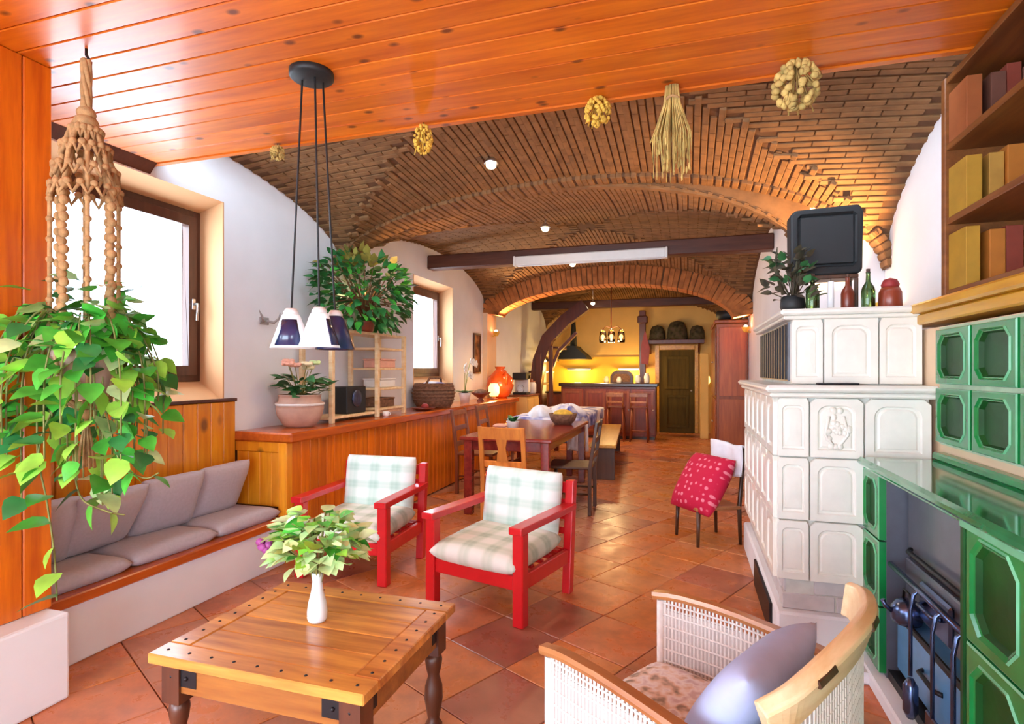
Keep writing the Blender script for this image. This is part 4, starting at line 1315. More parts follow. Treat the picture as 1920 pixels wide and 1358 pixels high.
def vine(pts, every=.055, s=1.0):
    global nleaf
    P = [Vector(p) for p in pts]
    # smooth resample
    S = []
    for i in range(len(P) - 1):
        p0 = P[max(i - 1, 0)]; p1 = P[i]; p2 = P[i + 1]; p3 = P[min(i + 2, len(P) - 1)]
        for k in range(8):
            q = k / 8
            S.append(.5 * ((2 * p1) + (p2 - p0) * q + (2 * p0 - 5 * p1 + 4 * p2 - p3) * q * q + (3 * p1 - p0 - 3 * p2 + p3) * q ** 3))
    S.append(P[-1])
    vines.tube([tuple(q) for q in S], .0035, 5)
    acc = 0; side = 1
    for i in range(1, len(S)):
        acc += (S[i] - S[i - 1]).length
        if acc > every:
            acc = 0; side = -side
            out = Vector((S[i].x, S[i].y, 0))
            if out.length < .03: out = Vector((rg.uniform(-1, 1), rg.uniform(-1, 1), 0))
            d = out.normalized() * .6 + Vector((rg.uniform(-.7, .7), rg.uniform(-.8, .3), rg.uniform(-.9, .25)))
            place_leaf(pm_[rg.choice((0, 0, 1, 1, 2, 3, 4))], t, S[i], d, rg.uniform(-.7, .7), s * rg.uniform(.7, 1.1)); nleaf += 1
for k in range(46):
    a = 2 * PI * k / 46 + rg.uniform(-.1, .1)
    ca, sa = math.cos(a), math.sin(a)
    o_ = rg.uniform(.10, .30) if ca > -.3 else rg.uniform(.12, .36)
    l = rg.uniform(.10, .62) * (1.15 - o_ * 1.5)
    top = 1.53
    o2 = U * ca * o_ + Wv * sa * o_ * .8
    vine([(.06 * ca, .06 * sa, top), tuple(o2 * .6 + Vector((0, 0, top + rg.uniform(.0, .14)))), tuple(o2 + Vector((0, 0, top - .12))), tuple(o2 * 1.03 + Vector((0, 0, top - .12 - l)))], .062)
for k in range(60):
    a = rg.uniform(0, 2 * PI); r_ = rg.uniform(.02, .27)
    p = U * math.cos(a) * r_ + Wv * math.sin(a) * r_ * .7 + Vector((0, 0, rg.uniform(1.52, 1.84) - r_ * .5))
    place_leaf(pm_[rg.choice((0, 2, 3, 4))], t, p, (math.cos(a), math.sin(a) - .4, rg.uniform(-.2, .5)), rg.uniform(-.6, .6), rg.uniform(.7, 1.1))
v_ = lambda x, y, z: tuple(U * x + Wv * y + Vector((0, 0, z)))
vine([v_(-.02, -.12, 1.3), v_(-.06, -.16, 1.1), v_(-.03, -.16, .9), v_(-.01, -.15, .70), v_(-.0, -.15, .52)], .085, 1.05)
vine([v_(-.2, -.1, 1.4), v_(-.30, -.12, 1.2), v_(-.34, -.12, 1.0), v_(-.30, -.12, .86)], .07)
vine([v_(-.3, -.1, 1.35), v_(-.42, -.12, 1.15), v_(-.44, -.12, .95)], .07)
vine([v_(.15, -.1, 1.25), v_(.22, -.12, 1.05), v_(.30, -.1, .98), v_(.36, -.1, 1.0)], .075)
vine([v_(.02, -.1, 1.1), v_(.08, -.14, .92), v_(.18, -.14, .86), v_(.24, -.12, .84)], .075)
stuff(vines.build('vine_stem', 'stem', t))

# ---- dried bunches hanging from the ceiling edge
def bunch(label, x, z0, w, h, mat='corn', seed=0, y=2.72):
    t = T('dried_bunch', label, 'dried flowers', (x, y, 0), 0, 'dried bunches hanging from the ceiling edge')
    rg = random.Random(seed)
    MB().tube([(0, 0, CZ - .005), (.003, 0, z0)], .002, 5).build('string', 'cord', t)
    b = MB()
    for k in range(120):
        a = rg.uniform(0, 2 * PI); q = rg.uniform(-1, 1); rr = math.sqrt(1 - q * q)
        b.sphere((w / 2 * rr * math.cos(a) * .9, w / 2 * rr * math.sin(a) * .8, z0 - h / 2 + q * h / 2), (w * rg.uniform(.05, .10), w * rg.uniform(.05, .10), w * .08), 6, 5)
    for k in range(14):
        a = rg.uniform(0, 2 * PI); b.tube([(0, 0, z0), (w * .45 * math.cos(a), w * .4 * math.sin(a), z0 - h * rg.uniform(.5, 1.05))], .003, 4)
    stuff(b.build('flower_heads', mat, t))
    return t
bunch('small faded dried bunch hanging at the far left of the ceiling edge', -2.27, 2.70, .085, .08, 'straw', 1)
bunch('yellow dried bunch hanging from the ceiling edge left of the ceiling spotlight', -1.34, 2.70, .105, .15, 'corn', 2)
bunch('yellow dried bunch hanging beside the long straw bundle', -.415, 2.71, .13, .13, 'corn', 3)
bunch('large pale golden dried bunch hanging nearest the bookshelf', .44, 2.71, .19, .19, 'straw', 4, 2.66)
t = T('straw_bundle', 'long loose straw bundle hanging from the ceiling edge', 'straw bundle', (-.07, 2.70, 0))
b = MB(); rg = random.Random(9)
for k in range(120):
    a = rg.uniform(0, 2 * PI); r_ = .095 * math.sqrt(rg.random()); tx, ty = r_ * math.cos(a), r_ * math.sin(a) * .6
    l = rg.uniform(.26, .44)
    b.tube([(tx * .3, ty * .3, CZ - .01), (tx * .42, ty * .4, CZ - .10), (tx * .95, ty, CZ - .24), (tx * rg.uniform(.7, 1.1), ty, CZ - l)], [.003, .003, .0025, .0015], 4)
    if k % 3 == 0: b.sphere((tx, ty, CZ - l + .02), (.006, .006, .018), 5, 4)
stuff(b.build('straw_stalks', 'straw', t))
MB().tube([(.03 * math.cos(a), .022 * math.sin(a), CZ - .07 + .004 * math.sin(3 * a)) for a in [i * PI / 8 for i in range(17)]], .007, 6).build('binding', 'jute', t)

# ---- on the ledge: clay pot, plant rack, big tree-like plant, and small things
LZ = .9455
t = T('clay_pot', 'pale round clay pot with raised rim on the near end of the ledge', 'pot', (-3.0, 3.86, LZ))
MB().lathe([(.10, 0), (.13, .02), (.172, .09), (.185, .15), (.182, .175), (.188, .178), (.188, .195), (.176, .198), (.165, .205), (.16, .25), (.168, .255), (.155, .262), (.148, .24), (.0, .235)], n=28).build('pot_body', 'terracotta', t)
MB().lathe([(.1835, .172), (.1895, .178), (.1895, .192), (.1835, .196)], n=28).build('rim_band', 'pot_white', t)
t = T('flowering_plant', 'low green plant with peach and cream flowers growing in the clay pot', 'plant', (-3.0, 3.86, LZ + .235))
lm_ = [leaf_mesh('leaf', m_, .07, .12, .15) for m_ in ('leaf_e', 'leaf_d', 'leaf_e')]
rg = random.Random(17); sm = MB()
for k in range(70):
    a = rg.uniform(0, 2 * PI); r_ = rg.uniform(.03, .18)
    p = Vector((math.cos(a) * r_, math.sin(a) * r_ + .04, rg.uniform(.02, .17)))
    if p.x < -.2: p.x = -.2
    place_leaf(lm_[k % 3], t, p, (math.cos(a), math.sin(a), rg.uniform(-.3, .6)), rg.uniform(-.6, .6), rg.uniform(.6, 1.1))
    if k % 4 == 0: sm.tube([(0, 0, 0), tuple(p)], .003, 5)
for k, (u, w, z, m_) in enumerate([(-.02, -.12, .27, 'peach'), (-.05, -.08, .29, 'peach'), (.0, -.06, .26, 'peach'), (.05, .02, .27, 'cream_petal'), (.03, .07, .24, 'cream_petal'), (.05, .12, .28, 'leaf_c')]):
    b = MB()
    for q in range(7):
        a = q * 2 * PI / 7; b.sphere((u + .028 * math.cos(a), w + .028 * math.sin(a), z + .01 * (q % 2)), (.024, .024, .014), 8, 6)
    b.sphere((u, w, z + .008), .016, 8, 6)
    b.build('flower', m_, t); sm.tube([(0, 0, 0), (u, w, z)], .003, 5)
stuff(sm.build('stem', 'stem', t))

t = T('plant_rack', 'light wooden ladder-sided plant rack on the ledge below the big green plant', 'rack', (-3.06, 4.80, LZ))
RX, RY = .15, .64
for y in (-RY, 0.10, RY):
    for x in (-RX, RX):
        MB().chamfer(x - .018, x + .018, y - .022, y + .022, 0, .82, .003).build('post', 'pale_wood', t)
for k, z in enumerate((.06, .26, .46, .66)):
    MB().chamfer(-RX - .01, RX + .01, .10 + .023, RY - .023, z, z + .022, .003).build('shelf_board', 'pale_wood', t)
for z in (.03, .80):
    MB().chamfer(-RX + .018, RX - .018, -RY - .02, RY + .02, z, z + .025, .003).build('top_board' if z > .5 else 'bottom_board', 'pale_wood', t)
bx = MB().chamfer(-.10, .10, -.16, .16, 0, .25, .008); o = bx.build('black_loudspeaker', 'black', None, (-3.06, 4.62, LZ + .056)); 
sp_ = T('loudspeaker', 'dark grey loudspeaker box in the left bay of the plant rack', 'loudspeaker', (-3.06, 4.62, LZ + .056))
o.parent = sp_; o.location = (0, 0, 0); o.name = 'cabinet'
MB().lathe([(.07, 0), (.085, .004), (.07, .012), (.03, .004), (.0, .006)], n=18, mx=TR(.10, -.0, .14, ry=R(90))).build('speaker_cone', 'steel_blue', sp_)
for k, (y, z, c, l) in enumerate([(5.20, .283, 'pot_white', 'small white box on the second board of the plant rack'), (5.20, .483, 'peach', 'pale pink box on the third board of the plant rack'), (5.18, .083, 'basket', 'brown woven tray on the lowest board of the plant rack')]):
    t2 = T('storage_box', l, 'box', (-3.06, y, LZ + z), 0, 'boxes on the plant rack')
    MB().chamfer(-.10, .10, -.15, .15, 0, .075, .006).build('box_body', c, t2)
    MB().chamfer(-.105, .105, -.155, .155, .0755, .092, .004).build('box_lid', c, t2)
t = T('ledge_cup', 'tiny white cup at the foot of the plant rack', 'cup', (-2.86, 4.98, LZ))
MB().lathe([(.022, 0), (.03, .01), (.034, .05), (.03, .05), (.026, .014), (0, .012)], n=14).build('cup_body', 'porcelain', t)
MB().tube([(.03, 0, .04), (.05, 0, .035), (.05, 0, .018), (.03, 0, .012)], .004, 6).build('handle', 'porcelain', t)

t = T('ficus_tree', 'big bushy dark green ficus standing on the plant rack', 'plant', (-2.98, 4.78, LZ + .826))
MB().lathe([(.08, 0), (.09, .02), (.10, .08), (.105, .10), (.09, .10), (.0, .09)], n=18).build('pot', 'bar_wood', t)
rg = random.Random(31)
fm_ = [leaf_mesh('leaf', m_, .06, .10, .15) for m_ in ('leaf_e', 'leaf_d', 'leaf_d', 'leaf_y', 'leaf_a')]
fb = [MB().add([tuple(v.co) for v in me.vertices], [tuple(p.vertices) for p in me.polygons], True) for me in fm_]
br = MB(); restl = [MB() for _ in fm_]; n_ = 0
for k in range(760):
    a = rg.uniform(0, 2 * PI); q = rg.uniform(-.85, 1); rr = math.sqrt(1 - q * q); s = rg.uniform(.55, 1) ** .5
    p = Vector((rr * math.cos(a) * .42 * s, rr * math.sin(a) * .66 * s - .04, .36 + q * .40 * s))
    if p.x < -.14: p.x = -.14 + rg.uniform(0, .06)
    if q < -.3 and abs(p.y) < .12 and rg.random() < .6: continue
    i = rg.choice((0, 0, 1, 1, 2, 2, 4))
    if p.z > .58 and p.y < .1 and rg.random() < .55: i = 3
    d = (p - Vector((0, 0, .3))).normalized() + Vector((rg.uniform(-.5, .5), rg.uniform(-.5, .5), rg.uniform(-.7, .3)))
    roll = rg.uniform(-.8, .8); sc_ = rg.uniform(.6, 1.25)
    if n_ < 295 and p.x > -.12: place_leaf(fm_[i], t, p, d, roll, sc_); n_ += 1
    else:
        o = place_leaf(fm_[i], None, p, d, roll, sc_); mx = o.matrix_basis.copy(); bpy.data.objects.remove(o)
        restl[i].add(fb[i].v, fb[i].f, True, mx)
    if k % 14 == 0: br.tube([(0, 0, .13), (p.x * .3, p.y * .3, .30), tuple(p)], [.012, .008, .003], 6)
for i, b in enumerate(restl):
    if b.v: stuff(b.build('leaf_rest', fm_[i].materials[0], t, fix=False))
br.build('branches', 'bark', t)

t = T('wicker_basket', 'round brown woven basket on the ledge below the second window', 'basket', (-3.0, 6.38, LZ))
MB().lathe([(.20, 0), (.24, .06), (.26, .16), (.25, .26), (.235, .30), (.22, .27), (.22, .1), (.0, .06)], n=22).build('basket_body', 'basket', t)
b = MB()
for k in range(7): b.tube([((.205 + .055 * math.sin(PI * k / 8)) * math.cos(a), (.205 + .055 * math.sin(PI * k / 8)) * math.sin(a), .02 + .04 * k) for a in [i * PI / 10 for i in range(21)]], .012, 5)
stuff(b.build('woven_rings', 'basket', t))
MB().tube([(0, -.23, .28), (.02, -.16, .36), (.02, .16, .36), (0, .23, .28)], .014, 6).build('handle', 'basket', t)
t = T('blue_cloth', 'blue-grey cloth lying in the woven basket on the ledge', 'cloth', (-3.0, 6.38, LZ + .24))
MB().pillow(.34, .30, .16, n=10, pw=2.6, seed=6).build('folded_cloth', 'bluecloth', t)
t = T('wooden_dish', 'flat dark dish on the ledge just before the woven basket', 'dish', (-2.88, 5.85, LZ))
MB().lathe([(.06, 0), (.12, .02), (.14, .035), (.13, .036), (.06, .016), (0, .014)], n=18).build('dish_body', 'bar_wood', t)
MB().sphere((.02, .0, .045), (.045, .045, .035), 10, 8).build('wax_ball', 'rubber_red', t)
t = T('orchid', 'white orchid with slender arched stems in a pale pot on the ledge', 'plant', (-3.02, 7.45, LZ))
MB().lathe([(.06, 0), (.085, .12), (.09, .14), (.075, .14), (.0, .12)], n=16).build('pot', 'pot_white', t)
b = MB()
for k, (dx, dy, h) in enumerate([(.05, -.12, .52), (.04, .20, .60), (.06, .05, .42)]):
    pts = [(0, 0, .12), (dx * .2, dy * .2, h * .6), (dx * .7, dy * .7, h), (dx, dy * 1.4, h - .04)]
    b.tube(pts, .005, 5)
    for q in range(4):
        f = MB(); c = Vector(pts[2]).lerp(Vector(pts[3]), q / 3) + Vector((.02, .02 * (q % 2), -.012))
        for i in range(5):
            a = i * 2 * PI / 5; f.sphere((c.x, c.y + .032 * math.cos(a), c.z + .032 * math.sin(a)), (.008, .024, .024), 8, 6)
        f.build('bloom', 'white_petal', t)
b.build('stems', 'stem', t)
for k in range(6):
    place_leaf(lm_[0], t, (0, 0, .13), (math.cos(k), math.sin(k), .35), 0, 1.6)
t = T('black_bowl', 'dark footed bowl on the ledge beside the orchid', 'bowl', (-2.93, 7.85, LZ))
MB().lathe([(.06, 0), (.055, .02), (.03, .04), (.10, .09), (.16, .13), (.15, .13), (.09, .095), (0, .08)], n=20).build('bowl_body', 'bar_wood', t)
MB().sphere((0, 0, .13), (.10, .10, .05), 12, 8).build('fruit_heap', 'basket', t)
t = T('glowing_lamp', 'small glowing yellow table lamp near the far end of the ledge', 'lamp', (-2.92, 8.42, LZ))
MB().lathe([(.06, 0), (.07, .01), (.03, .03), (.02, .05)], n=14).build('lamp_base', 'chair_brown', t)
MB().lathe([(.06, .05), (.085, .10), (.085, .19), (.055, .25), (0, .255)], n=16).build('lamp_globe', 'bulb_soft', t)
lamp('lamp_light', 'POINT', (.16, -.02, .2), 7, (1, .62, .22), t, .08)
t = T('orange_vase', 'big glossy orange-red glass vase behind the glowing lamp on the ledge', 'vase', (-2.98, 8.90, LZ))
MB().lathe([(.11, 0), (.18, .07), (.23, .20), (.21, .33), (.12, .42), (.07, .47), (.09, .52), (.07, .515), (.05, .47), (.0, .4)], n=22).build('vase_body', 'orange_glaze', t)
MB().tube([(.1, -.12, .38), (.16, -.2, .44), (.19, -.24, .36), (.17, -.17, .22)], .018, 8).build('handle', 'orange_glaze', t)

# ---- on the left wall
t = T('picture', 'narrow dark brown framed picture on the left wall past the second window', 'picture', (XL + .012, 8.55, 1.35))
f = MB()
for (a0, a1, c0, c1) in ((-.15, -.12, 0, .65), (.12, .15, 0, .65), (-.12, .12, 0, .03), (-.12, .12, .62, .65)): f.chamfer(-.01, .02, a0, a1, c0, c1, .004)
f.build('frame', 'brownframe', t)
MB().box(-.008, .004, -.12, .12, .03, .62).build('canvas', 'picture_brown', t)
t = T('wall_hook', 'small grey antler-shaped hook on the white wall left of the pendant lamp', 'hook', (XL, 3.76, 1.80))
MB().chamfer(0, .012, -.05, .05, -.03, .03, .004).build('plate', 'antler', t)
for s in (-1, 1):
    MB().tube([(.01, s * .02, 0), (.05, s * .06, -.01), (.07, s * .10, .03), (.06, s * .12, .075)], [.012, .011, .009, .003], 7).build('prong', 'antler', t)

# ---- projector screen case on the first beam
t = T('projector_screen', 'long white rolled projector screen case mounted on the first beam', 'screen', (-1.14, 6.70, 2.69))
MB().chamfer(-.9, .9, -.05, .048, 0, .115, .012).build('case', 'screen_white', t)
for s in (-1, 1): MB().chamfer(s * .905 - .012, s * .905 + .012, -.055, .05, -.005, .12, .006).build('end_cap', 'screen_white', t)
MB().tube([(-.86, -.02, -.006), (.86, -.02, -.006)], .007, 8).build('pull_bar', 'screen_white', t)

# ---- dining group
def dining_chair(label, loc, rz, mat, splat=True, h=.92, cat='chair', rails=3, seat=None, group='dining chairs'):
    t = T('dining_chair', label, cat, loc, rz, group)
    for s in (-1, 1):
        MB().tube([(s * .19, -.20, 0), (s * .19, -.20, .44)], [.016, .02], 8).build('front_leg', mat, t)
        b = MB(); b.prism([(.19, 0), (.225, 0), (.225, .44), (.29, h), (.262, h), (.19, .44)], 'X', s * .20 - .02, s * .20 + .02); b.build('back_post', mat, t, bevel=.004)
        MB().tube([(s * .19, -.2, .2), (s * .19, .2, .2)], .011, 6).build('stretcher', mat, t)
    MB().chamfer(-.22, .22, -.23, .22, .44, .468, .008).build('seat', seat or mat, t)
    MB().tube([(-.19, -.2, .25), (.19, -.2, .25)], .011, 6).build('stretcher', mat, t)
    if splat:
        MB().chamfer(-.185, .185, -.012, .012, -.055, .055, .005, TR(0, .268, h - .06, R(-8))).build('top_rail', mat, t)
        MB().chamfer(-.185, .185, -.010, .010, -.03, .03, .004, TR(0, .215, .56, R(-8))).build('lower_rail', mat, t)
        b = MB(); b.prism([(-.055, 0), (.055, 0), (.035, .12), (.06, .24), (-.06, .24), (-.035, .12)], 'Y', -.008, .008)
        b.build('splat', mat, t, (0, .235, .585), (R(-8), 0, 0))
    else:
        for k in range(rails):
            z = .56 + (h - .60) * k / (rails - 1)
            MB().chamfer(-.185, .185, -.009, .009, -.028, .028, .004, TR(0, .20 + .055 * (z - .44) / .48 + .015, z, R(-8))).build('ladder_rail', mat, t)
    return t
dining_chair('orange wooden dining chair with a shaped splat, back turned, behind the front armchair', (-1.57, 5.02, 0), R(178), 'chair_orange', h=.90)
dining_chair('dark ladder-back chair on the aisle side of the dining table', (-1.12, 5.62, 0), R(-88), 'chair_dark', False, .90)
dining_chair('reddish ladder-back chair between the half wall and the dining table, nearest', (-2.30, 6.15, 0), R(90), 'chair_brown', False, .95)
dining_chair('reddish ladder-back chair beside the half wall, second from the front', (-2.32, 6.98, 0), R(92), 'chair_brown', False, .95)
def table(label, loc, hx, hy, mat, top='table_red'):
    t = T('dining_table', label, 'table', loc, 0)
    MB().chamfer(-hx, hx, -hy, hy, .725, .76, .008).build('tabletop', top, t)
    for s in (-1, 1):
        MB().chamfer(s * (hx - .07) - .012, s * (hx - .07) + .012, -hy + .1, hy - .1, .63, .725, .003).build('apron', mat, t)
        MB().chamfer(-hx + .1, hx - .1, s * (hy - .07) - .012, s * (hy - .07) + .012, .63, .725, .003).build('apron', mat, t)
        for q in (-1, 1): MB().chamfer(s * (hx - .075) - .04, s * (hx - .075) + .04, q * (hy - .075) - .04, q * (hy - .075) + .04, 0, .725, .006).build('leg', mat, t)
table('dark red mahogany dining table behind the armchairs', (-1.66, 6.1, 0), .46, 1.02, 'table_red')
table('long dining table under a blue and white cloth, nearer the kitchen', (-1.85, 8.55, 0), .42, 1.2, 'table_red')
t = T('plant_pot', 'small white pot with a dark green plant on the near dining table', 'pot', (-1.72, 5.55, .76))
MB().lathe([(.05, 0), (.065, .11), (.07, .12), (.055, .12), (0, .10)], n=16).build('pot_body', 'pot_white', t)
for k in range(12): place_leaf(lm_[k % 3], t, (0, 0, .11), (math.cos(k * 1.1), math.sin(k * 1.1), .5 + .3 * (k % 3)), 0, .9)
for k, (x, y, l) in enumerate([(-2.0, 6.0, 'pink paper napkin beside the potted plant on the near table'), (-1.98, 5.5, 'pale pink napkin at the near left corner of the mahogany table')]):
    o = MB().pillow(.16, .12, .05, n=8, pw=3, seed=k).build('napkin', 'peach', None, (x, y, .782)); tag(o, l, 'napkin', 'napkins')
t = T('fruit_basket', 'brown basket on the far end of the mahogany dining table', 'basket', (-1.42, 6.6, .76))
MB().lathe([(.10, 0), (.15, .06), (.17, .13), (.155, .13), (.10, .04), (0, .03)], n=18).build('basket_body', 'basket', t)
MB().sphere((0, 0, .12), (.12, .12, .06), 12, 8).build('fruit_heap', 'corn', t)
def clothfn(u, v):
    hx_, hy_ = .46, 1.24
    x = -hx_ - .16 + (2 * hx_ + .32) * u; y = -hy_ - .26 + (2 * hy_ + .30) * v
    z = .768
    if abs(x) > hx_: z -= (abs(x) - hx_) * 1.0 * 1.2; x = math.copysign(hx_ + .015 + .015 * math.sin(y * 9), x)
    if y < -hy_: z -= (-hy_ - y) * 1.25; y = -hy_ - .015 - .02 * math.sin(x * 12)
    if y > hy_: y = hy_ + .01
    return (x, y, z)
o = MB().grid(clothfn, 24, 40).build('tablecloth', 'bluecloth', None, (-1.85, 8.55, 0), fix=False, solid=.006)
tag(o, 'blue and white patterned tablecloth spread over the far dining table', 'tablecloth')
for k, (x, y, s, m_, l) in enumerate([(-1.95, 7.60, .85, 'whitecloth', 'rumpled white cloth bundle at the near end of the far dining table'),
                                      (-1.56, 7.66, 1.0, 'bluecloth', 'crumpled blue and white cloth bundle next to the white bundle'),
                                      (-1.75, 8.1, .8, 'whitecloth', 'smaller white cloth bundle behind the two front bundles on the table')]):
    b = MB(); rg = random.Random(40 + k)
    def lump(u, v, k=k, s=s):
        th = u * 2 * PI; ph = v * PI / 2
        r_ = s * (.20 + .035 * math.sin(5 * th + k) * math.cos(ph) + .02 * math.sin(9 * th + 3 * v))
        return (r_ * math.cos(th) * math.cos(ph), r_ * math.sin(th) * math.cos(ph), s * .15 * math.sin(ph) * (1 + .2 * math.sin(4 * th)) )
    b.grid(lump, 28, 10)
    o = b.build('cloth_bundle', m_, None, (x, y, .772)); tag(o, l, 'cloth', 'cloth bundles')
t = T('pink_apron', 'pale pink cloth hanging from the front corner of the far table', 'cloth', (-1.36, 7.27, .36))
MB().grid(lambda u, v: (-.14 + .28 * u, -.035 + .02 * math.sin(u * 12) - .03 * v, .38 * v), 12, 8).build('hanging_cloth', 'white_petal', t, fix=False, solid=.006)
t = T('bench', 'yellow pine bench with dark slab ends along the aisle', 'bench', (-1.16, 8.6, 0), R(5))
MB().chamfer(-.17, .17, -1.42, 1.42, .415, .455, .008).build('seat_board', 'bench_yellow', t)
for y in (-1.32, 1.32): MB().chamfer(-.15, .15, y - .02, y + .02, 0, .414, .005).build('end_slab', 'chair_dark', t)
MB().chamfer(-.02, .02, -1.3, 1.3, .12, .2, .004).build('stretcher', 'chair_dark', t)

# ---- ceiling spotlights in a row along the vault
for k, (x, y, l) in enumerate([(-1.48, 4.2, 'ceiling spotlight nearest the plank ceiling'), (-1.50, 6.05, 'ceiling spotlight just before the first beam'), (-1.62, 8.2, 'ceiling spotlight behind the projector screen'), (-1.80, 9.9, 'ceiling spotlight between the second arch and the second beam'), (-1.87, 11.6, 'ceiling spotlight nearest the kitchen')]):
    bay = BAYS[0] if y < 4.85 else (BAYS[1] if y < 9.05 else BAYS[2])
    z = max(vA(bay, x), vB(bay, x, y)) + dome(bay, x, y)
    z = min(z, [3.12, 2.95, 2.95, 2.90, 2.77][k] + .07)
    t = T('ceiling_spotlight', l, 'spotlight', (x, y, z), 0, 'row of ceiling spotlights')
    MB().tube([(0, 0, .45), (0, 0, -.02)], .008, 8).build('stem', 'steel', t) if k == 4 else MB().tube([(0, 0, .05), (0, 0, -.02)], .008, 8).build('stem', 'steel', t)
    MB().lathe([(.02, 0), (.05, -.03), (.058, -.05), (.045, -.048), (.0, -.03)], n=14).build('reflector', 'steel', t)
    MB().sphere((0, 0, -.062), (.042, .042, .03), 10, 8).build('bulb', 'bulb', t)
    lamp('spot_light', 'SPOT', (0, 0, -.11), 60, (1.0, .68, .38), t, .04, None, 130, .7)
# uplights on the pilasters
for k, (x, y, z, l, e) in enumerate([(XL + .13, 4.86, 2.06, 'small brass uplight on the left pilaster above the big ficus', 55), (1.30, 4.50, 1.84, 'small brass uplight on the right wall behind the television', 52),
                                     (XL + .16, 9.08, 2.03, 'small brass uplight on the left pilaster near the picture', 40), (.82, 9.08, 2.02, 'small brass uplight on the right wall above the cupboard', 40)]):
    t = T('uplight', l, 'wall lamp', (x, y, z), 0, 'uplights on the piers')
    MB().lathe([(.02, -.05), (.045, -.02), (.06, .03), (.055, .03), (.03, -.01), (.0, -.015)], n=16).build('cup', 'corn', t)
    s = -1 if x < 0 else 1
    MB().tube([(s * .01, 0, -.04), (s * (.11 if k < 1 else .07), 0, -.05)], .01, 8).build('arm', 'corn', t)
    MB().sphere((0, 0, .035), .028, 10, 8).build('bulb', 'bulb', t)
    lamp('up_light', 'SPOT', (0, 0, .09), e * 4.5, (1.0, .56, .20), t, .03, tuple(Vector((.75 if x < 0 else -.62, .12 if k == 0 else (.22 if k == 1 else -.3), .62 if x < 0 else .75)).to_track_quat('-Z', 'Y').to_euler()), 100, .9)

# ---- kitchen end
t = T('kitchen_bar', 'dark red panelled kitchen bar with a black worktop at the far end', 'counter', (-1.58, 11.95, 0))
MB().chamfer(-.98, .96, -.25, .25, .06, 1.07, .006).build('body', 'bar_wood', t)
MB().chamfer(-1.02, 1.0, -.32, .30, 1.071, 1.14, .01).build('worktop', 'bar_top', t)
MB().box(-.96, .94, -.22, .22, 0, .06).build('plinth', 'bar_top', t)
for k in range(4):
    x = -.735 + .485 * k
    d = MB().chamfer(x - .225, x + .225, -.272, -.252, .10, 1.02, .005).build('panel_door', 'bar_wood', t)
    m_ = MB()
    for a, c, e_, f in ((x - .2, x - .15, .14, .98), (x + .15, x + .2, .14, .98), (x - .15, x + .15, .14, .19), (x - .15, x + .15, .93, .98)): m_.chamfer(a, c, -.284, -.272, e_, f, .003)
    m_.build('door_frame', 'chair_brown', d)
    MB().sphere((x + .19, -.295, .6), .014, 8, 6).build('knob', 'steel', d)
for k, (x, l) in enumerate([(-1.38, 'wooden bar stool with a low back, left of the two at the kitchen bar'), (-.92, 'wooden bar stool with a low back, right of the two at the kitchen bar')]):
    t = T('bar_stool', l, 'stool', (x, 11.42, 0), 0, 'bar stools')
    MB().chamfer(-.17, .17, -.15, .15, .66, .69, .006).build('seat', 'chair_brown', t)
    for a in (-1, 1):
        for c in (-1, 1):
            MB().tube([(a * .17, c * .15, 0), (a * .14, c * .12, .66)], .016, 8).build('leg', 'chair_brown', t)
        MB().tube([(a * .15, -.14, .68), (a * .16, -.17, .95)], .014, 8).build('back_post', 'rim', t)
    MB().chamfer(-.17, .17, -.185, -.16, .88, .96, .004).build('back_rail', 'rim', t)
    MB().chamfer(-.15, .15, -.178, -.162, .76, .80, .003).build('back_rail', 'rim', t)
    b = MB(); [b.tube([(a * .16, -.14, .25), (a * .16, .14, .25)], .01, 6) for a in (-1, 1)]; b.tube([(-.16, -.14, .22), (.16, -.14, .22)], .01, 6); b.build('foot_rail', 'chair_brown', t)
struct(MB().box(-3.2, -.95, 13.27, 13.298, .0, 1.72).build('wall_kitchen_panel', 'kitchen_yellow'))
t = T('back_counter', 'kitchen counter along the yellow back wall behind the bar', 'counter', (-2.12, 12.98, 0))
MB().chamfer(-1.0, 1.0, -.28, .28, 0, .88, .006).build('body', 'bar_wood', t)
MB().chamfer(-1.03, 1.03, -.31, .285, .881, .92, .008).build('worktop', 'bar_top', t)
for k in range(4):
    MB().chamfer(-.95 + .49 * k, -.51 + .49 * k, -.30, -.282, .1, .84, .005).build('door', 'bar_wood', t)
t = T('extractor_hood', 'black conical extractor hood with a tall flue over the kitchen', 'hood', (-2.52, 12.85, 1.66))
MB().prism([(-.36, 0), (.36, 0), (.34, .06), (.13, .24), (.09, .30), (-.09, .30), (-.13, .24), (-.34, .06)], 'Y', -.28, .418).build('hood_cone', 'black', t)
MB().lathe([(.085, .28), (.07, .55), (.05, .82), (.05, .86)], n=14).build('flue', 'black', t)
t = T('bread_box', 'dark brown arched bread box on the bar worktop', 'box', (-1.32, 12.0, 1.141))
MB().prism([(-.23, 0), (.23, 0), (.23, .14), (.18, .22), (.1, .26), (-.1, .26), (-.18, .22), (-.23, .14)], 'Y', -.14, .14).build('box_body', 'chair_dark', t)
MB().prism([(-.18, .02), (.18, .02), (.18, .13), (.12, .19), (-.12, .19), (-.18, .13)], 'Y', -.152, -.141).build('front_panel', 'basket', t)
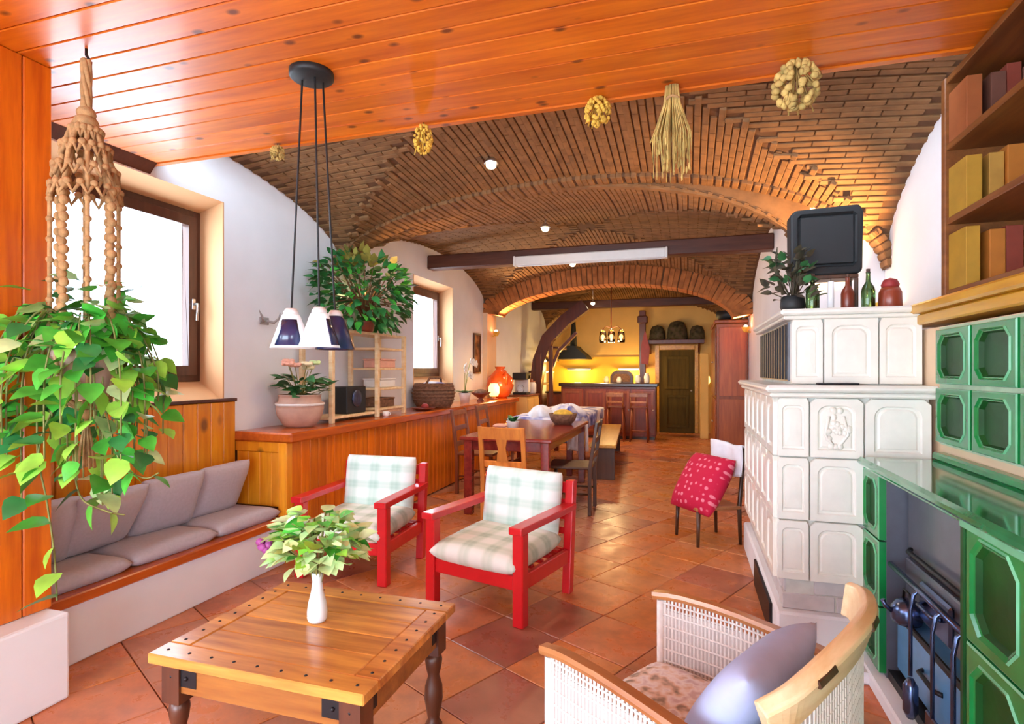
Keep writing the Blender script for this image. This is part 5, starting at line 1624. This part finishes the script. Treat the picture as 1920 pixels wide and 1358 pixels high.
for k, (x, h, m_, l) in enumerate([(-1.62, .13, 'cream_petal', 'small cream jar left of the bread box on the bar'), (-1.36, .12, 'pot_white', 'small white jar in front of the bread box'), (-.98, .16, 'porcelain', 'white jug right of the bread box on the bar'), (-.80, .20, 'porcelain', 'tall white jug at the right end of the bar')]):
    t = T('jar', l, 'jar', (x, 11.82, 1.141), 0, 'jars on the bar')
    MB().lathe([(.045, 0), (.055, .03), (.055, h * .7), (.035, h * .9), (.04, h), (.03, h), (0, h * .85)], n=14).build('jar_body', m_, t)
    MB().lathe([(.0, h + .012), (.042, h + .004), (.042, h)], n=14).build('lid', m_, t)
t = T('chandelier', 'pendant light with clear glass shades over the kitchen bar', 'lamp', (-1.42, 11.0, 0))
MB().tube([(0, 0, 3.22), (0, 0, 2.16)], .012, 8).build('rod', 'chair_brown', t)
for k, (x, y) in enumerate(((-.16, 0), (.02, -.12), (.19, .02))):
    MB().tube([(0, 0, 2.22), (x * .6, y * .6, 2.26), (x, y, 2.2)], .008, 6).build('arm', 'chair_brown', t)
    MB().lathe([(.03, 2.20), (.06, 2.15), (.075, 2.02), (.07, 1.94), (.066, 1.94), (.07, 2.02), (.055, 2.14)], c=(x, y, 0), n=16).build('glass_shade', 'glass', t)
    MB().sphere((x, y, 2.06), (.035, .035, .05), 10, 8).build('bulb', 'bulb_soft', t)
lamp('chandelier_light', 'POINT', (0, -.02, 1.84), 45, (1, .68, .30), t, .08)
for k, (x, l) in enumerate(((-2.45, 'slim under-shelf lamp at the left of the yellow kitchen wall'), (-1.25, 'slim under-shelf lamp at the right of the yellow kitchen wall'))):
    t = T('counter_lamp', l, 'lamp', (x, 13.16, 1.42), 0, 'lamps under the kitchen shelf')
    MB().chamfer(-.28, .28, -.03, .107, 0, .03, .004).build('case', 'steel', t)
    MB().chamfer(-.26, .26, -.022, .022, -.012, -.001, .003).build('tube', 'bulb_soft', t)
    lamp('counter_light', 'POINT', (0, -.14, -.1), 26, (1, .66, .20), t, .08)
# wooden stair with curved rail on the left of the kitchen
t = T('staircase', 'dark red wooden staircase rising behind the ledge to the kitchen beam', 'staircase', (0, 0, 0))
c_ = [(-2.98, 11.2, 1.0), (-2.90, 11.2, 1.6), (-2.72, 11.2, 2.05), (-2.35, 11.2, 2.42), (-1.95, 11.2, 2.70)]
MB().sweep(c_, [(-.12, -.10), (.12, -.10), (.12, .10), (-.12, .10)], up=(0, 1, 0)).build('stringer', 'stair', t)
MB().sweep([(x + .22, y, z - .26) for x, y, z in c_[1:4]], [(-.03, -.05), (.03, -.05), (.03, .05), (-.03, .05)], up=(0, 1, 0)).build('handrail', 'stair', t)
for k in range(4):
    z = 1.1 + .25 * k; x = -3.05 + .02 * k + .03 * k * k
    MB().chamfer(x - .16, x + .2, 11.3, 12.1, z, z + .04, .004).build('tread', 'stair', t)
MB().chamfer(-2.95, -2.83, 11.05, 11.17, 0, 1.75, .008).build('newel_post', 'stair', t)
MB().chamfer(-2.68, -2.60, 11.08, 11.16, 0, 1.9, .008).build('baluster', 'stair', t)
t = T('low_cabinet', 'tan low cabinet at the end of the half wall', 'cabinet', (-3.0, 10.15, 0))
MB().chamfer(-.22, .25, -.40, .40, 0, .93, .008).build('body', 'plaster_ochre', t)
MB().chamfer(-.24, .27, -.42, .42, .931, .96, .006).build('top', 'chair_brown', t)
for s in (-1, 1): MB().chamfer(.251, .265, s * .2 - .18, s * .2 + .18, .06, .88, .004).build('door', 'plaster_ochre', t)
t = T('coffee_machine', 'black and white coffee machine on the tan low cabinet', 'coffee machine', (-2.93, 9.98, .961))
MB().chamfer(-.13, .13, -.12, .14, 0, .04, .006).build('base', 'black', t)
MB().chamfer(-.13, .13, .02, .14, .04, .36, .008).build('column', 'pot_white', t)
MB().chamfer(-.13, .13, -.14, .14, .27, .40, .012).build('head', 'black', t)
MB().lathe([(.05, .045), (.065, .06), (.06, .15), (.045, .17)], c=(0, -.06, 0), n=14).build('jug', 'glass', t)
t = T('storage_jar', 'white lidded jar next to the coffee machine', 'jar', (-2.85, 10.42, .961))
MB().lathe([(.07, 0), (.085, .03), (.085, .18), (.06, .22)], n=16).build('jar_body', 'pot_white', t)
MB().lathe([(.065, .22), (.07, .235), (.02, .25), (.025, .27), (0, .28)], n=14).build('lid', 'chair_brown', t)
# wooden post with hanging tools, shelf with baskets over the olive door
t = T('wooden_post', 'dark red wooden post between the yellow wall and the shelf', 'post', (-.97, 12.95, 0))
MB().chamfer(-.07, .07, -.07, .07, 0, 2.74, .01).build('shaft', 'stair', t)
MB().chamfer(-.11, .11, -.10, .10, 2.45, 2.62, .02).build('capital', 'stair', t)
MB().prism([(-.05, .0), (.10, -.02), (.13, .35), (.03, .75), (-.06, .4)], 'Y', -.12, -.075).build('hanging_garland', 'rubber_red', t, (.03, 0, 1.55))
e = SE('door_1')
MB().chamfer(-.62, .14, 13.22, 13.298, 0.0, 1.86, .006).build('door_leaf', 'olive_door', e)
for (z0, z1) in ((.12, .85), (.98, 1.72)):
    m_ = MB()
    for a, c, f, g in ((-.50, -.44, z0, z1), (-.04, .02, z0, z1), (-.44, -.04, z0, z0 + .06), (-.44, -.04, z1 - .06, z1)): m_.chamfer(a, c, 13.20, 13.219, f, g, .004)
    m_.build('door_panel', 'olive_door', e)
m_ = MB(); m_.chamfer(-.72, -.622, 13.20, 13.298, 0, 1.97, .006); m_.chamfer(.142, .22, 13.20, 13.298, 0, 1.97, .006); m_.chamfer(-.62, .14, 13.20, 13.298, 1.865, 1.97, .006)
m_.build('door_casing', 'mantel', e)
MB().sphere((.07, 13.19, .95), .022, 8, 6).build('door_knob', 'steel', e)
t = T('high_shelf', 'dark red wooden shelf board above the olive green door', 'shelf', (-.32, 13.1, 1.99))
MB().chamfer(-.62, .66, -.18, .195, 0, .09, .008).build('board', 'stair', t)
for s in (-.5, .55): MB().prism([(.19, 0), (.19, -.22), (.15, -.22), (-.12, 0)], 'X', s - .02, s + .02).build('bracket', 'stair', t)
for k, (x, s, l) in enumerate([(-.66, .80, 'left dark wicker basket upturned on the shelf over the olive door'), (-.23, 1.02, 'big middle dark wicker basket upturned on the shelf over the olive door'), (.19, .76, 'right dark wicker basket upturned on the shelf over the olive door')]):
    t = T('upturned_basket', l, 'basket', (x, 13.08, 2.081), 0, 'dark baskets on the high shelf')
    MB().lathe([(.20 * s, 0), (.215 * s, .05 * s), (.20 * s, .25 * s), (.14 * s, .38 * s), (.0, .42 * s)], n=18).build('basket_body', 'darkplant', t)
    MB().tube([(.212 * s * math.cos(a), .212 * s * math.sin(a), .03) for a in [i * PI / 10 for i in range(21)]], .014, 5).build('rim', 'darkplant', t)
struct(MB().chamfer(.24, .40, 12.2, 12.5, 0, 1.75, .01).build('trim_8', 'plaster_ochre'))  # ochre colour stands in for warm light on this strip of wall
t = T('wall_sconce', 'small white wall sconce glowing beside the cupboard', 'wall lamp', (.55, 12.3, 1.12))
MB().chamfer(-.14, .0, -.03, .03, -.06, .06, .006).build('bracket', 'corn', t)
MB().lathe([(.05, 0), (.07, .04), (.055, .16), (.0, .17)], c=(-.18, 0, 0), n=14).build('lamp_glass', 'bulb_soft', t)
t = T('cupboard', 'tall red-brown wooden cupboard standing on the right of the aisle', 'cupboard', (.655, 10.2, 0))
MB().chamfer(-.23, .235, -.72, .72, .08, 2.14, .008).build('carcass', 'cab_red', t)
MB().chamfer(-.26, .24, -.75, .75, 2.141, 2.20, .012).build('cornice', 'cab_red', t)
MB().chamfer(-.25, .238, -.74, .74, 0, .079, .008).build('plinth', 'cab_red', t)
for s in (-1, 1):
    for (z0, z1) in ((.14, .95), (1.0, 2.08)):
        d = MB().chamfer(-.25, -.232, s * .35 - .33, s * .35 + .33, z0, z1, .005).build('door', 'cab_red', t)
        MB().sphere((-.262, s * .06, (z0 + z1) / 2), .016, 8, 6).build('knob', 'steel', d)
for (z0, z1) in ((.14, .95), (1.0, 2.08)): MB().chamfer(-.19, .20, -.735, -.722, z0, z1, .005).build('side_panel', 'cab_red', t)
t = T('top_basket', 'black basket with a red cloth on top of the cupboard', 'basket', (.64, 9.75, 2.201))
MB().lathe([(.15, 0), (.20, .05), (.21, .15), (.19, .15), (.15, .04), (0, .03)], n=18).build('basket_body', 'black', t)
MB().pillow(.28, .28, .12, n=8, pw=2.6).build('red_cloth', 'rubber_red', t, (.04, 0, .14))
